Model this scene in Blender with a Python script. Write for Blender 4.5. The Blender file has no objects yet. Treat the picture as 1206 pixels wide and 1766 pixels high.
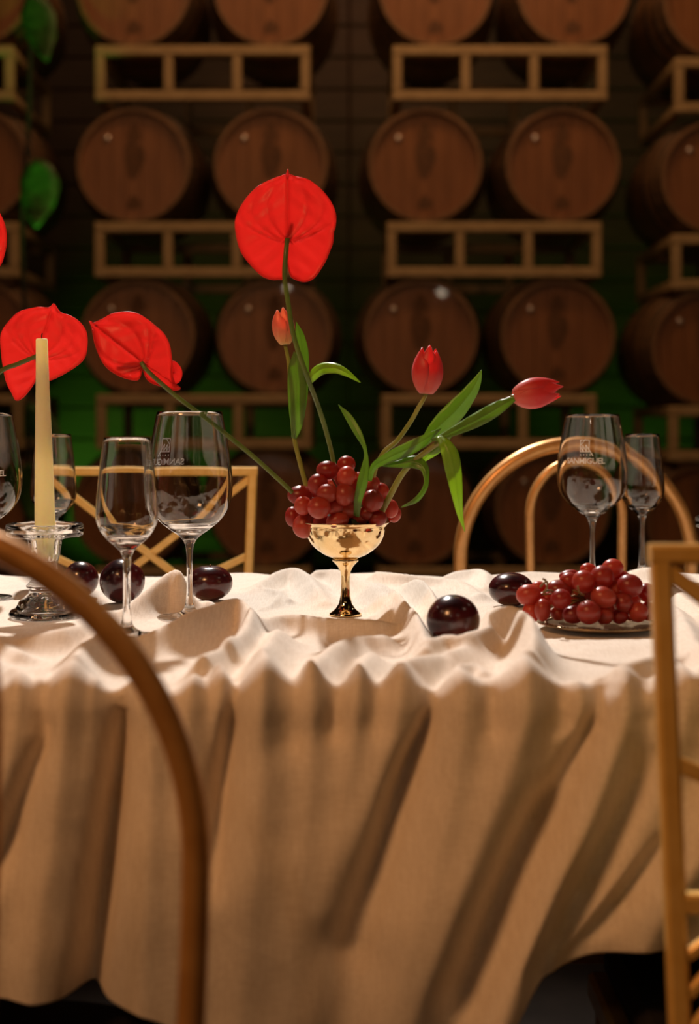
import bpy, math, random
import numpy as np
from mathutils import Vector, Matrix
random.seed(7)
R = math.radians
sc = bpy.context.scene
COL = sc.collection

# ------------------------------------------------------------------ camera
F = 2512.0            # focal length in px of the 1206 x 1766 frame
CH = 0.96             # camera height
HOR = 733.0           # horizon row
cam_d = bpy.data.cameras.new('camera')
cam = bpy.data.objects.new('camera', cam_d); COL.objects.link(cam)
cam.location = (0, 0, CH); cam.rotation_euler = (R(90), 0, 0)
cam_d.sensor_width = 36; cam_d.lens = F / 1766 * 36
cam_d.shift_y = -(883 - HOR) / 1766
cam_d.clip_start = 0.05; cam_d.clip_end = 60
cam_d.dof.use_dof = True; cam_d.dof.focus_distance = 1.65
cam_d.dof.aperture_fstop = (cam_d.lens / 1000) / 0.0125
sc.camera = cam

# ------------------------------------------------------------------ world, lights, exposure
w = bpy.data.worlds.new('world'); sc.world = w; w.use_nodes = True
w.node_tree.nodes['Background'].inputs[0].default_value = (0.30, 0.15, 0.07, 1)
w.node_tree.nodes['Background'].inputs[1].default_value = 0.05

def aim(o, target):
    o.rotation_euler = (Vector(target) - o.location).to_track_quat('-Z', 'Y').to_euler()
def spot(name, loc, target, power, color, size_deg, blend=0.5, radius=0.05):
    l = bpy.data.lights.new(name, 'SPOT'); l.energy = power; l.color = color
    l.spot_size = R(size_deg); l.spot_blend = blend; l.shadow_soft_size = radius
    o = bpy.data.objects.new(name, l); COL.objects.link(o); o.location = loc; aim(o, target); return o
def area(name, loc, target, power, color, sx, sy):
    l = bpy.data.lights.new(name, 'AREA'); l.energy = power; l.color = color
    l.shape = 'RECTANGLE'; l.size = sx; l.size_y = sy
    o = bpy.data.objects.new(name, l); COL.objects.link(o); o.location = loc; aim(o, target); return o
WARM = (1.0, 0.50, 0.20)
spot('key_spot', (-0.5, 4.05, 3.4), (0.05, 1.5, 0.8), 780, (1.0, 0.925, 0.865), 44, 0.6, 0.06)
area('warm_ceiling_lamp_front', (-1.15, -0.25, 2.5), (0.05, 1.2, 0.6), 26, (1.0, 0.47, 0.185), 0.45, 0.45)
area('warm_ceiling_lamp_rack', (0.35, 6.25, 4.95), (0.2, 7.35, 2.2), 30, (1.0, 0.50, 0.22), 2.6, 0.12)
area('warm_ceiling_lamp_middle', (0.9, 4.6, 4.6), (0.5, 7.6, 2.0), 11, (1.0, 0.50, 0.22), 1.2, 0.4)
area('warm_ceiling_lamp_rack', (-1.2, 3.6, 4.7), (-0.6, 7.6, 1.2), 9, (1.0, 0.52, 0.24), 0.6, 0.4)
spot('green_floor_lamp', (-2.2, 8.7, 0.15), (-1.2, 9.8, 0.9), 60, (0.22, 1.0, 0.06), 85, 1.0, 0.1)
spot('green_floor_lamp', (-0.6, 8.55, 0.15), (-0.9, 9.8, 0.8), 10, (0.22, 1.0, 0.06), 80, 1.0, 0.1)
spot('green_floor_lamp', (2.1, 8.55, 0.15), (1.9, 9.8, 1.4), 26, (0.22, 1.0, 0.06), 80, 1.0, 0.1)
spot('green_wall_lamp', (-1.5, 6.35, 0.3), (-1.5, 6.82, 2.6), 130, (0.25, 1.0, 0.10), 25, 0.9, 0.05)
spot('reddish_wall_fill', (0.0, 8.6, 4.9), (-0.05, 9.9, 2.6), 22, (1.0, 0.35, 0.18), 60, 0.8, 0.1)  # added fill without a known source, lifts the reddish middle of the wall
for lx, ly, lz in ((-1.9, 0.6, 2.6), (1.7, 0.9, 2.7), (-0.7, -1.6, 2.5), (1.0, -1.2, 2.4), (-2.2, 2.6, 2.8), (2.3, 2.9, 2.8)):  # added point lights, no known bulbs: they give the glassware its sparkle
    l_ = bpy.data.lights.new('sparkle_light', 'POINT'); l_.energy = 3.2; l_.color = (1.0, 0.78, 0.55); l_.shadow_soft_size = 0.035
    o_ = bpy.data.objects.new('sparkle_light', l_); COL.objects.link(o_); o_.location = (lx, ly, lz)
sc.view_settings.view_transform = 'Standard'; sc.view_settings.look = 'None'
sc.view_settings.gamma = 1.0; sc.view_settings.use_curve_mapping = False
sc.view_settings.exposure = 0.0
try:
    sc.cycles.max_bounces = 14; sc.cycles.transmission_bounces = 12; sc.cycles.glossy_bounces = 6
    sc.cycles.transparent_max_bounces = 12; sc.cycles.sample_clamp_indirect = 6.0
    sc.cycles.sample_clamp_direct = 0.0; sc.cycles.blur_glossy = 1.0
except Exception: pass

# ------------------------------------------------------------------ helpers
def P(px, py, d):     # a point of the world from where it is seen and how far away it stands
    return np.array([(px - 603) * d / F, d, CH - (py - HOR) * d / F])
def link(name, me, mat, parent, smooth):
    if mat is not None: me.materials.append(mat)
    if smooth: me.polygons.foreach_set('use_smooth', [True] * len(me.polygons))
    o = bpy.data.objects.new(name, me); COL.objects.link(o)
    if parent is not None: o.parent = parent
    return o
def wloc(o):
    v = Vector((0, 0, 0))
    while o is not None: v = v + Vector(o.location); o = o.parent
    return np.array(v)
def mk(name, verts, faces, mat, parent=None, smooth=True, world=True):
    """verts in world coordinates (world=True): moved into the parent's frame"""
    v = np.asarray(verts, dtype=float)
    if world and parent is not None: v = v - wloc(parent)
    me = bpy.data.meshes.new(name); me.from_pydata(v.tolist(), [], [list(f) for f in faces]); me.update()
    return link(name, me, mat, parent, smooth)
def thing(name, label, cat, loc, group=None):
    o = bpy.data.objects.new(name, None); COL.objects.link(o); o.location = tuple(loc)
    o.empty_display_size = 0.02
    o['label'] = label; o['category'] = cat
    if group: o['group'] = group
    return o
def tag(o, label=None, cat=None, group=None, kind=None):
    if label: o['label'] = label
    if cat: o['category'] = cat
    if group: o['group'] = group
    if kind: o['kind'] = kind
    return o
def copy_tree(o, parent=None):
    c = o.copy(); COL.objects.link(c); c.parent = parent
    for ch in list(o.children): copy_tree(ch, c)
    return c
class MB:
    def __init__(s): s.v = []; s.f = []
    def add(s, v, f):
        n = len(s.v); s.v += [tuple(map(float, p)) for p in v]; s.f += [tuple(i + n for i in q) for q in f]; return s
def box(c, s, rot=None):
    c = np.array(c, float); hx, hy, hz = [k / 2 for k in s]
    v = np.array([(x, y, z) for x in (-hx, hx) for y in (-hy, hy) for z in (-hz, hz)])
    if rot is not None: v = v @ np.array(rot.to_3x3()).T
    return (v + c), [(0,1,3,2),(4,6,7,5),(0,4,5,1),(2,3,7,6),(0,2,6,4),(1,5,7,3)]
def bbox_(c, s, b=0.003, rot=None):
    """bevelled box as three stacked-hull shape: 24 verts"""
    c = np.array(c, float); h = [k / 2 for k in s]; b = min(b, min(h) * 0.8)
    v = []; idx = {}
    for sx in (-1, 1):
        for sy in (-1, 1):
            for sz in (-1, 1):
                for a in range(3):
                    p = [sx * h[0], sy * h[1], sz * h[2]]
                    for k in range(3):
                        if k != a: p[k] -= (sx, sy, sz)[k] * b
                    idx[(sx, sy, sz, a)] = len(v); v.append(p)
    f = []
    for a in range(3):
        o = [k for k in range(3) if k != a]
        for s_ in (-1, 1):
            q = []
            for (i, j) in ((-1,-1),(1,-1),(1,1),(-1,1)):
                t = [0,0,0]; t[a] = s_; t[o[0]] = i; t[o[1]] = j; q.append(idx[(*t, a)])
            f.append(q if (s_ > 0) == (a != 1) else q[::-1])
    for a in range(3):
        o = [k for k in range(3) if k != a]
        for i in (-1, 1):
            for j in (-1, 1):
                t0 = [0,0,0]; t1 = [0,0,0]; t0[a] = -1; t1[a] = 1
                for t in (t0, t1): t[o[0]] = i; t[o[1]] = j
                f.append([idx[(*t0, o[0])], idx[(*t1, o[0])], idx[(*t1, o[1])], idx[(*t0, o[1])]])
    for sx in (-1, 1):
        for sy in (-1, 1):
            for sz in (-1, 1): f.append([idx[(sx, sy, sz, a)] for a in range(3)])
    v = np.array(v)
    if rot is not None: v = v @ np.array(rot.to_3x3()).T
    return v + c, f
def revolve(prof, c=(0,0,0), n=48, flute=None):
    """closed or open profile [(r, z)]; r=0 ends become poles"""
    v = []; f = []; rings = []
    for r, z in prof:
        if r < 1e-6: rings.append([len(v)]); v.append((0, 0, z))
        else:
            st = len(v)
            for k in range(n):
                a = 2 * math.pi * k / n; rr = r
                if flute is not None: rr = r * flute(a, z)
                v.append((rr * math.cos(a), rr * math.sin(a), z))
            rings.append(list(range(st, st + n)))
    for a, b in zip(rings[:-1], rings[1:]):
        for k in range(n):
            k2 = (k + 1) % n
            if len(a) == 1 and len(b) == 1: break
            if len(a) == 1: f.append((a[0], b[k2], b[k]))
            elif len(b) == 1: f.append((a[k], a[k2], b[0]))
            else: f.append((a[k], a[k2], b[k2], b[k]))
    return np.array(v) + np.array(c), f
def catmull(pts, n=8):
    p = [np.array(q, float) for q in pts]
    p = [2 * p[0] - p[1]] + p + [2 * p[-1] - p[-2]]
    out = []
    for i in range(1, len(p) - 2):
        for k in range(n):
            t = k / n
            out.append(0.5 * ((2*p[i]) + (-p[i-1] + p[i+1]) * t + (2*p[i-1] - 5*p[i] + 4*p[i+1] - p[i+2]) * t*t + (-p[i-1] + 3*p[i] - 3*p[i+1] + p[i+2]) * t**3))
    out.append(p[-2]); return out
def tube(pts, rad, n=12, closed=False, caps=True, squash=1.0):
    pts = [np.array(p, float) for p in pts]; m = len(pts)
    if not hasattr(rad, '__len__'): rad = [rad] * m
    v = []; f = []; prev = None
    for i, p in enumerate(pts):
        if closed: t = pts[(i+1) % m] - pts[i-1]
        else: t = pts[min(i+1, m-1)] - pts[max(i-1, 0)]
        t = t / (np.linalg.norm(t) + 1e-12)
        if prev is None:
            a = np.array([0, 1, 0]) if abs(t[1]) < 0.9 else np.array([1, 0, 0])
        else: a = prev
        a = a - t * np.dot(a, t); a /= np.linalg.norm(a); prev = a; b = np.cross(t, a)
        for k in range(n):
            g = 2 * math.pi * k / n
            v.append(p + rad[i] * (math.cos(g) * a * squash + math.sin(g) * b))
    for i in range(m if closed else m - 1):
        j = (i + 1) % m
        for k in range(n):
            k2 = (k + 1) % n; f.append((i*n+k, i*n+k2, j*n+k2, j*n+k))
    if caps and not closed:
        f.append(tuple(range(n))[::-1]); f.append(tuple((m-1)*n + k for k in range(n)))
    return v, f
def sqtube(pts, w, dpt):
    """square bar of width w (in XZ) and depth dpt (in Y) along a polyline"""
    pts = [np.array(p, float) for p in pts]; m = len(pts); v = []; f = []
    ydir = np.array([0, 1.0, 0]); b = min(w, dpt) * 0.18
    for i, p in enumerate(pts):
        t = pts[min(i+1, m-1)] - pts[max(i-1, 0)]; t /= np.linalg.norm(t)
        y = ydir - t * np.dot(t, ydir); y /= np.linalg.norm(y); s = np.cross(t, y)
        for (i1, j1) in ((-1,-1),(1,-1),(1,1),(-1,1)):
            for o in ((0, 1), (1, 0)) if (i1*j1 > 0) else ((1, 0), (0, 1)):
                v.append(p + s * i1 * (w/2 - b*o[0]) + y * j1 * (dpt/2 - b*o[1]))
    n = 8
    for i in range(m - 1):
        for k in range(n):
            k2 = (k+1) % n; f.append((i*n+k, i*n+k2, (i+1)*n+k2, (i+1)*n+k))
    f.append(tuple(range(n))[::-1]); f.append(tuple((m-1)*n + k for k in range(n)))
    return v, f
def ellipsoid(c, r, n=20, m=12, rot=None):
    prof = [(math.sin(math.pi*i/m), -math.cos(math.pi*i/m)) for i in range(m+1)]
    prof[0] = (0, -1); prof[-1] = (0, 1)
    v, f = revolve(prof, n=n); v = v * np.array(r)
    if rot is not None: v = v @ np.array(rot.to_3x3()).T
    return v + np.array(c), f
def ab(o, w_, seg=2):
    m = o.modifiers.new('bevel', 'BEVEL'); m.width = w_; m.segments = seg; m.limit_method = 'ANGLE'; return o

# ------------------------------------------------------------------ materials
def nm(name):
    m = bpy.data.materials.new(name); m.use_nodes = True; nt = m.node_tree
    return m, nt, nt.nodes['Principled BSDF'], nt.nodes['Material Output']
def N(nt, t, **kw):
    n = nt.nodes.new(t)
    for k, v in kw.items(): setattr(n, k, v)
    return n
def ramp(nt, stops):
    r = N(nt, 'ShaderNodeValToRGB'); e = r.color_ramp.elements
    while len(e) < len(stops): e.new(0.5)
    for i, (p, c) in enumerate(stops): e[i].position = p; e[i].color = (*c, 1)
    return r
def noise_mat(name, c1, c2, scale=20, rough=0.5, metal=0.0, bump=0.0, stretch=(1,1,1), detail=4, coat=0, lo=0.35, hi=0.65, coord='Object', bscale=None):
    m, nt, b, out = nm(name)
    tc = N(nt, 'ShaderNodeTexCoord'); mp = N(nt, 'ShaderNodeMapping'); mp.inputs['Scale'].default_value = stretch
    nt.links.new(tc.outputs[coord], mp.inputs[0])
    nz = N(nt, 'ShaderNodeTexNoise'); nz.inputs['Scale'].default_value = scale; nz.inputs['Detail'].default_value = detail
    nt.links.new(mp.outputs[0], nz.inputs['Vector'])
    r = ramp(nt, [(lo, c1), (hi, c2)]); nt.links.new(nz.outputs['Fac'], r.inputs[0])
    nt.links.new(r.outputs[0], b.inputs['Base Color'])
    b.inputs['Roughness'].default_value = rough; b.inputs['Metallic'].default_value = metal
    b.inputs['Coat Weight'].default_value = coat
    if bump:
        bp = N(nt, 'ShaderNodeBump'); bp.inputs['Strength'].default_value = bump; bp.inputs['Distance'].default_value = 0.002
        if bscale:
            n2 = N(nt, 'ShaderNodeTexNoise'); n2.inputs['Scale'].default_value = bscale; nt.links.new(mp.outputs[0], n2.inputs['Vector']); nt.links.new(n2.outputs['Fac'], bp.inputs['Height'])
        else: nt.links.new(nz.outputs['Fac'], bp.inputs['Height'])
        nt.links.new(bp.outputs[0], b.inputs['Normal'])
    return m
def translucent(m, color, fac, color_from=None):
    nt = m.node_tree; b = nt.nodes['Principled BSDF']; out = nt.nodes['Material Output']
    t = N(nt, 'ShaderNodeBsdfTranslucent'); t.inputs[0].default_value = (*color, 1)
    if color_from is not None: nt.links.new(color_from, t.inputs[0])
    mx = N(nt, 'ShaderNodeMixShader'); mx.inputs[0].default_value = fac
    nt.links.new(b.outputs[0], mx.inputs[1]); nt.links.new(t.outputs[0], mx.inputs[2]); nt.links.new(mx.outputs[0], out.inputs[0])
    return m
M = {}
# cloth with fine weave
def cloth_mat():
    m, nt, b, out = nm('linen')
    tc = N(nt, 'ShaderNodeTexCoord')
    hs = []
    for st in ((700, 60, 60), (60, 700, 700)):
        mp = N(nt, 'ShaderNodeMapping'); mp.inputs['Scale'].default_value = st
        nt.links.new(tc.outputs['Object'], mp.inputs[0])
        nz = N(nt, 'ShaderNodeTexNoise'); nz.inputs['Scale'].default_value = 1.0; nz.inputs['Detail'].default_value = 2
        nt.links.new(mp.outputs[0], nz.inputs['Vector']); hs.append(nz.outputs['Fac'])
    ad = N(nt, 'ShaderNodeMath', operation='ADD'); nt.links.new(hs[0], ad.inputs[0]); nt.links.new(hs[1], ad.inputs[1])
    r = ramp(nt, [(0.7, (0.70, 0.60, 0.49)), (1.3, (0.86, 0.77, 0.66))])
    sc_ = N(nt, 'ShaderNodeMath', operation='MULTIPLY'); sc_.inputs[1].default_value = 1.0
    nt.links.new(ad.outputs[0], sc_.inputs[0]); 
    mr = N(nt, 'ShaderNodeMapRange'); mr.inputs[1].default_value = 0.6; mr.inputs[2].default_value = 1.4
    nt.links.new(sc_.outputs[0], mr.inputs[0])
    r.color_ramp.elements[0].position = 0.1; r.color_ramp.elements[1].position = 0.9
    nt.links.new(mr.outputs[0], r.inputs[0]); nt.links.new(r.outputs[0], b.inputs['Base Color'])
    bp = N(nt, 'ShaderNodeBump'); bp.inputs['Strength'].default_value = 0.22; bp.inputs['Distance'].default_value = 0.0006
    nt.links.new(ad.outputs[0], bp.inputs['Height']); nt.links.new(bp.outputs[0], b.inputs['Normal'])
    b.inputs['Roughness'].default_value = 0.85; b.inputs['Sheen Weight'].default_value = 0.15
    b.inputs['Specular IOR Level'].default_value = 0.2
    return m
M['cloth'] = cloth_mat()
def glass(name, col=(1, 1, 1), rough=0.0, ior=1.48):
    m, nt, b, out = nm(name); b.inputs['Base Color'].default_value = (*col, 1)
    b.inputs['Transmission Weight'].default_value = 1; b.inputs['Roughness'].default_value = rough; b.inputs['IOR'].default_value = ior
    return m
M['glass'] = glass('clear_glass'); M['thick_glass'] = glass('pressed_glass', (0.98, 0.98, 0.98), 0.01)
M['etch'] = noise_mat('etched_print', (0.80, 0.78, 0.74), (0.9, 0.88, 0.85), 300, 0.6)
M['gold_metal'] = noise_mat('polished_brass', (0.78, 0.58, 0.30), (0.86, 0.68, 0.40), 40, 0.07, 1.0, lo=0.3, hi=0.7)
M['chair_gold'] = noise_mat('gold_painted_metal', (0.62, 0.30, 0.085), (0.72, 0.37, 0.115), 60, 0.36, 0.5, coat=0.3)
M['chair_gold2'] = noise_mat('gold_lacquered_wood', (0.84, 0.50, 0.12), (0.92, 0.58, 0.17), 60, 0.38, 0.2, coat=0.2)
M['seat_black'] = noise_mat('black_vinyl', (0.010, 0.008, 0.007), (0.018, 0.014, 0.012), 80, 0.6, bump=0.2)
M['plum'] = None
def plum_mat():
    m, nt, b, out = nm('plum_skin'); tc = N(nt, 'ShaderNodeTexCoord')
    nz = N(nt, 'ShaderNodeTexNoise'); nz.inputs['Scale'].default_value = 30; nz.inputs['Detail'].default_value = 5
    nt.links.new(tc.outputs['Object'], nz.inputs['Vector'])
    r = ramp(nt, [(0.35, (0.020, 0.004, 0.006)), (0.62, (0.085, 0.008, 0.008))]); nt.links.new(nz.outputs['Fac'], r.inputs[0])
    nt.links.new(r.outputs[0], b.inputs['Base Color']); b.inputs['Roughness'].default_value = 0.2
    b.inputs['Subsurface Weight'].default_value = 0.25; b.inputs['Subsurface Radius'].default_value = (0.02, 0.003, 0.003); b.inputs['Subsurface Scale'].default_value = 0.5
    b.inputs['Coat Weight'].default_value = 0.25; b.inputs['Coat Roughness'].default_value = 0.25
    return m
M['plum'] = plum_mat()
def grape_mat():
    m, nt, b, out = nm('grape_skin'); oi = N(nt, 'ShaderNodeObjectInfo'); tc = N(nt, 'ShaderNodeTexCoord')
    nz = N(nt, 'ShaderNodeTexNoise'); nz.inputs['Scale'].default_value = 60; nt.links.new(tc.outputs['Object'], nz.inputs['Vector'])
    ad = N(nt, 'ShaderNodeMath', operation='ADD'); nt.links.new(oi.outputs['Random'], ad.inputs[0]); nt.links.new(nz.outputs['Fac'], ad.inputs[1])
    hv = N(nt, 'ShaderNodeMath', operation='MULTIPLY'); hv.inputs[1].default_value = 0.5; nt.links.new(ad.outputs[0], hv.inputs[0])
    r = ramp(nt, [(0.2, (0.17, 0.018, 0.016)), (0.8, (0.48, 0.09, 0.05))]); nt.links.new(hv.outputs[0], r.inputs[0])
    nt.links.new(r.outputs[0], b.inputs['Base Color']); b.inputs['Roughness'].default_value = 0.34
    b.inputs['Subsurface Weight'].default_value = 0.9; b.inputs['Subsurface Radius'].default_value = (1.0, 0.10, 0.06); b.inputs['Subsurface Scale'].default_value = 0.014
    t = N(nt, 'ShaderNodeBsdfTranslucent'); t.inputs[0].default_value = (0.95, 0.06, 0.04, 1)
    mx = N(nt, 'ShaderNodeMixShader'); mx.inputs[0].default_value = 0.26
    nt.links.new(b.outputs[0], mx.inputs[1]); nt.links.new(t.outputs[0], mx.inputs[2]); nt.links.new(mx.outputs[0], out.inputs[0])
    return m
M['grape'] = grape_mat()
M['stalk'] = noise_mat('grape_stalk', (0.16, 0.09, 0.03), (0.28, 0.17, 0.06), 200, 0.7)
def leaf_mat(name, c1, c2, tr, fac, scale=(1, 1, 1)):
    m = noise_mat(name, c1, c2, 35, 0.38, bump=0.15, stretch=scale, coat=0.1)
    return translucent(m, tr, fac)
M['leaf'] = leaf_mat('tulip_leaf', (0.09, 0.17, 0.035), (0.17, 0.27, 0.07), (0.40, 0.62, 0.06), 0.42)
M['leaf_pale'] = leaf_mat('tulip_leaf_young', (0.16, 0.28, 0.04), (0.26, 0.40, 0.07), (0.58, 0.80, 0.06), 0.5)
M['stem'] = leaf_mat('flower_stem', (0.26, 0.25, 0.07), (0.40, 0.36, 0.12), (0.5, 0.5, 0.1), 0.35)
M['stem_dark'] = leaf_mat('anthurium_stem', (0.10, 0.15, 0.03), (0.20, 0.25, 0.06), (0.3, 0.4, 0.06), 0.3)
M['spathe'] = translucent(noise_mat('anthurium_spathe', (0.74, 0.045, 0.040), (0.84, 0.06, 0.05), 30, 0.42, coat=0.06), (0.86, 0.125, 0.105), 0.66)
M['spadix'] = noise_mat('anthurium_spadix', (0.75, 0.5, 0.15), (0.85, 0.65, 0.3), 250, 0.6, bump=0.5)
def petal_mat(name, base, tip, tbase, ttip, fac, axis_len):
    m, nt, b, out = nm(name); tc = N(nt, 'ShaderNodeTexCoord')
    at = N(nt, 'ShaderNodeAttribute'); at.attribute_name = 'along'
    nz = N(nt, 'ShaderNodeTexNoise'); nz.inputs['Scale'].default_value = 160; nt.links.new(tc.outputs['Object'], nz.inputs['Vector'])
    mu = N(nt, 'ShaderNodeMath', operation='MULTIPLY_ADD'); mu.inputs[1].default_value = 0.25; mu.inputs[2].default_value = -0.12
    nt.links.new(nz.outputs['Fac'], mu.inputs[0])
    ad = N(nt, 'ShaderNodeMath', operation='ADD'); nt.links.new(mu.outputs[0], ad.inputs[0]); nt.links.new(at.outputs['Fac'], ad.inputs[1])
    r = ramp(nt, [(0.0, base), (0.55, tip)]); nt.links.new(ad.outputs[0], r.inputs[0]); nt.links.new(r.outputs[0], b.inputs['Base Color'])
    r2 = ramp(nt, [(0.0, tbase), (0.55, ttip)]); nt.links.new(ad.outputs[0], r2.inputs[0])
    b.inputs['Roughness'].default_value = 0.4; b.inputs['Sheen Weight'].default_value = 0.2
    return translucent(m, ttip, fac, r2.outputs[0])
M['petal_red'] = petal_mat('tulip_petal_red', (0.85, 0.32, 0.28), (0.80, 0.08, 0.09), (1.0, 0.42, 0.34), (1.0, 0.11, 0.11), 0.55, 1)
M['petal_peach'] = petal_mat('tulip_petal_peach', (0.90, 0.68, 0.32), (0.88, 0.40, 0.30), (1.0, 0.80, 0.32), (1.0, 0.42, 0.22), 0.6, 1)
m, nt, b, out = nm('candle_wax'); b.inputs['Base Color'].default_value = (0.97, 0.90, 0.62, 1); b.inputs['Roughness'].default_value = 0.45
b.inputs['Subsurface Weight'].default_value = 0.7; b.inputs['Subsurface Radius'].default_value = (1, 0.6, 0.25); b.inputs['Subsurface Scale'].default_value = 0.03
translucent(m, (1.0, 0.90, 0.58), 0.38)
M['wax'] = m
M['wick'] = noise_mat('candle_wick', (0.02, 0.015, 0.01), (0.05, 0.03, 0.02), 300, 0.9)
M['foam'] = noise_mat('floral_foam', (0.010, 0.02, 0.008), (0.02, 0.035, 0.012), 120, 0.95, bump=0.4)
M['plate'] = noise_mat('bronze_plate', (0.20, 0.14, 0.08), (0.42, 0.31, 0.18), 90, 0.28, 0.9, bump=0.8, lo=0.3, hi=0.6)
M['barrel_head'] = noise_mat('oak_head', (0.21, 0.085, 0.030), (0.32, 0.135, 0.050), 5, 0.42, bump=0.2, stretch=(6, 1, 1), coat=0.25, lo=0.25, hi=0.75)
M['barrel_body'] = noise_mat('oak_staves', (0.19, 0.10, 0.045), (0.30, 0.16, 0.07), 6, 0.5, bump=0.2, stretch=(5, 0.6, 5))
M['hoop'] = noise_mat('galvanised_hoop', (0.09, 0.075, 0.06), (0.15, 0.12, 0.09), 25, 0.45, 0.7)
M['rack'] = noise_mat('khaki_rack_paint', (0.38, 0.27, 0.13), (0.48, 0.35, 0.18), 18, 0.55, lo=0.3, hi=0.7)
M['stencil'] = noise_mat('dark_stencil_ink', (0.10, 0.045, 0.018), (0.17, 0.075, 0.03), 60, 0.7)
M['glint'] = noise_mat('glint_steel', (0.75, 0.68, 0.6), (0.85, 0.8, 0.72), 60, 0.25, 0.6)  # pale so that the added studs read as lamp reflections
M['plank'] = noise_mat('dark_wall_plank', (0.030, 0.018, 0.011), (0.055, 0.034, 0.02), 3, 0.6, bump=0.2, stretch=(1, 1, 12))
M['wall'] = noise_mat('dark_plaster', (0.05, 0.03, 0.02), (0.08, 0.045, 0.03), 4, 0.8)
M['floor'] = noise_mat('dark_concrete', (0.012, 0.009, 0.007), (0.022, 0.016, 0.012), 5, 0.7, bump=0.2)
M['floor'].node_tree.nodes['Principled BSDF'].inputs['Specular IOR Level'].default_value = 0.08
M['floor'].node_tree.nodes['Principled BSDF'].inputs['Roughness'].default_value = 0.95
M['table'] = noise_mat('table_plywood', (0.20, 0.12, 0.06), (0.30, 0.18, 0.09), 10, 0.6, stretch=(1, 8, 8))
M['bigleaf'] = leaf_mat('rubber_plant_leaf', (0.05, 0.13, 0.03), (0.09, 0.22, 0.05), (0.12, 0.35, 0.05), 0.3)
M['twig'] = noise_mat('dark_twig', (0.012, 0.014, 0.008), (0.03, 0.03, 0.015), 40, 0.8)
M['pot'] = noise_mat('clay_pot', (0.10, 0.05, 0.03), (0.14, 0.07, 0.04), 20, 0.8)
M['beam'] = noise_mat('dark_post', (0.05, 0.018, 0.012), (0.08, 0.03, 0.02), 6, 0.6)

# ------------------------------------------------------------------ the room
def struct(name, c, s, mat):
    v, f = box(c, s); o = mk(name, v, f, mat, smooth=False); o['kind'] = 'structure'; return o
struct('floor', (0, 3.2, -0.05), (10.4, 13.8, 0.1), M['floor'])
struct('ceiling', (0, 3.2, 5.25), (10.4, 13.8, 0.1), M['wall'])
wb = struct('wall_back', (0, 9.95, 2.6), (10.2, 0.1, 5.2), M['wall'])
struct('wall_left', (-5.15, 3.2, 2.6), (0.1, 13.4, 5.2), M['wall'])
struct('wall_right', (5.15, 3.2, 2.6), (0.1, 13.4, 5.2), M['wall'])
struct('wall_front', (0, -3.45, 2.6), (10.2, 0.1, 5.2), M['wall'])
# horizontal boards on the wall behind the racks
pv, pf = bbox_((0, 0, 0), (5.09, 0.03, 0.205), 0.006)
pm = None
for r_ in range(24):
    for k in range(2):
        cx = -2.55 + k * 5.1
        if pm is None:
            o = mk('wall_plank', pv, pf, M['plank'], None, False, False); pm = o.data
        else:
            o = bpy.data.objects.new('wall_plank', pm); COL.objects.link(o)
        o.parent = wb; o.location = (cx, 9.86 + random.uniform(-.004, .004), 0.112 + r_ * 0.215)
# wb sits at the origin (its mesh is in world coordinates)

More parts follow.
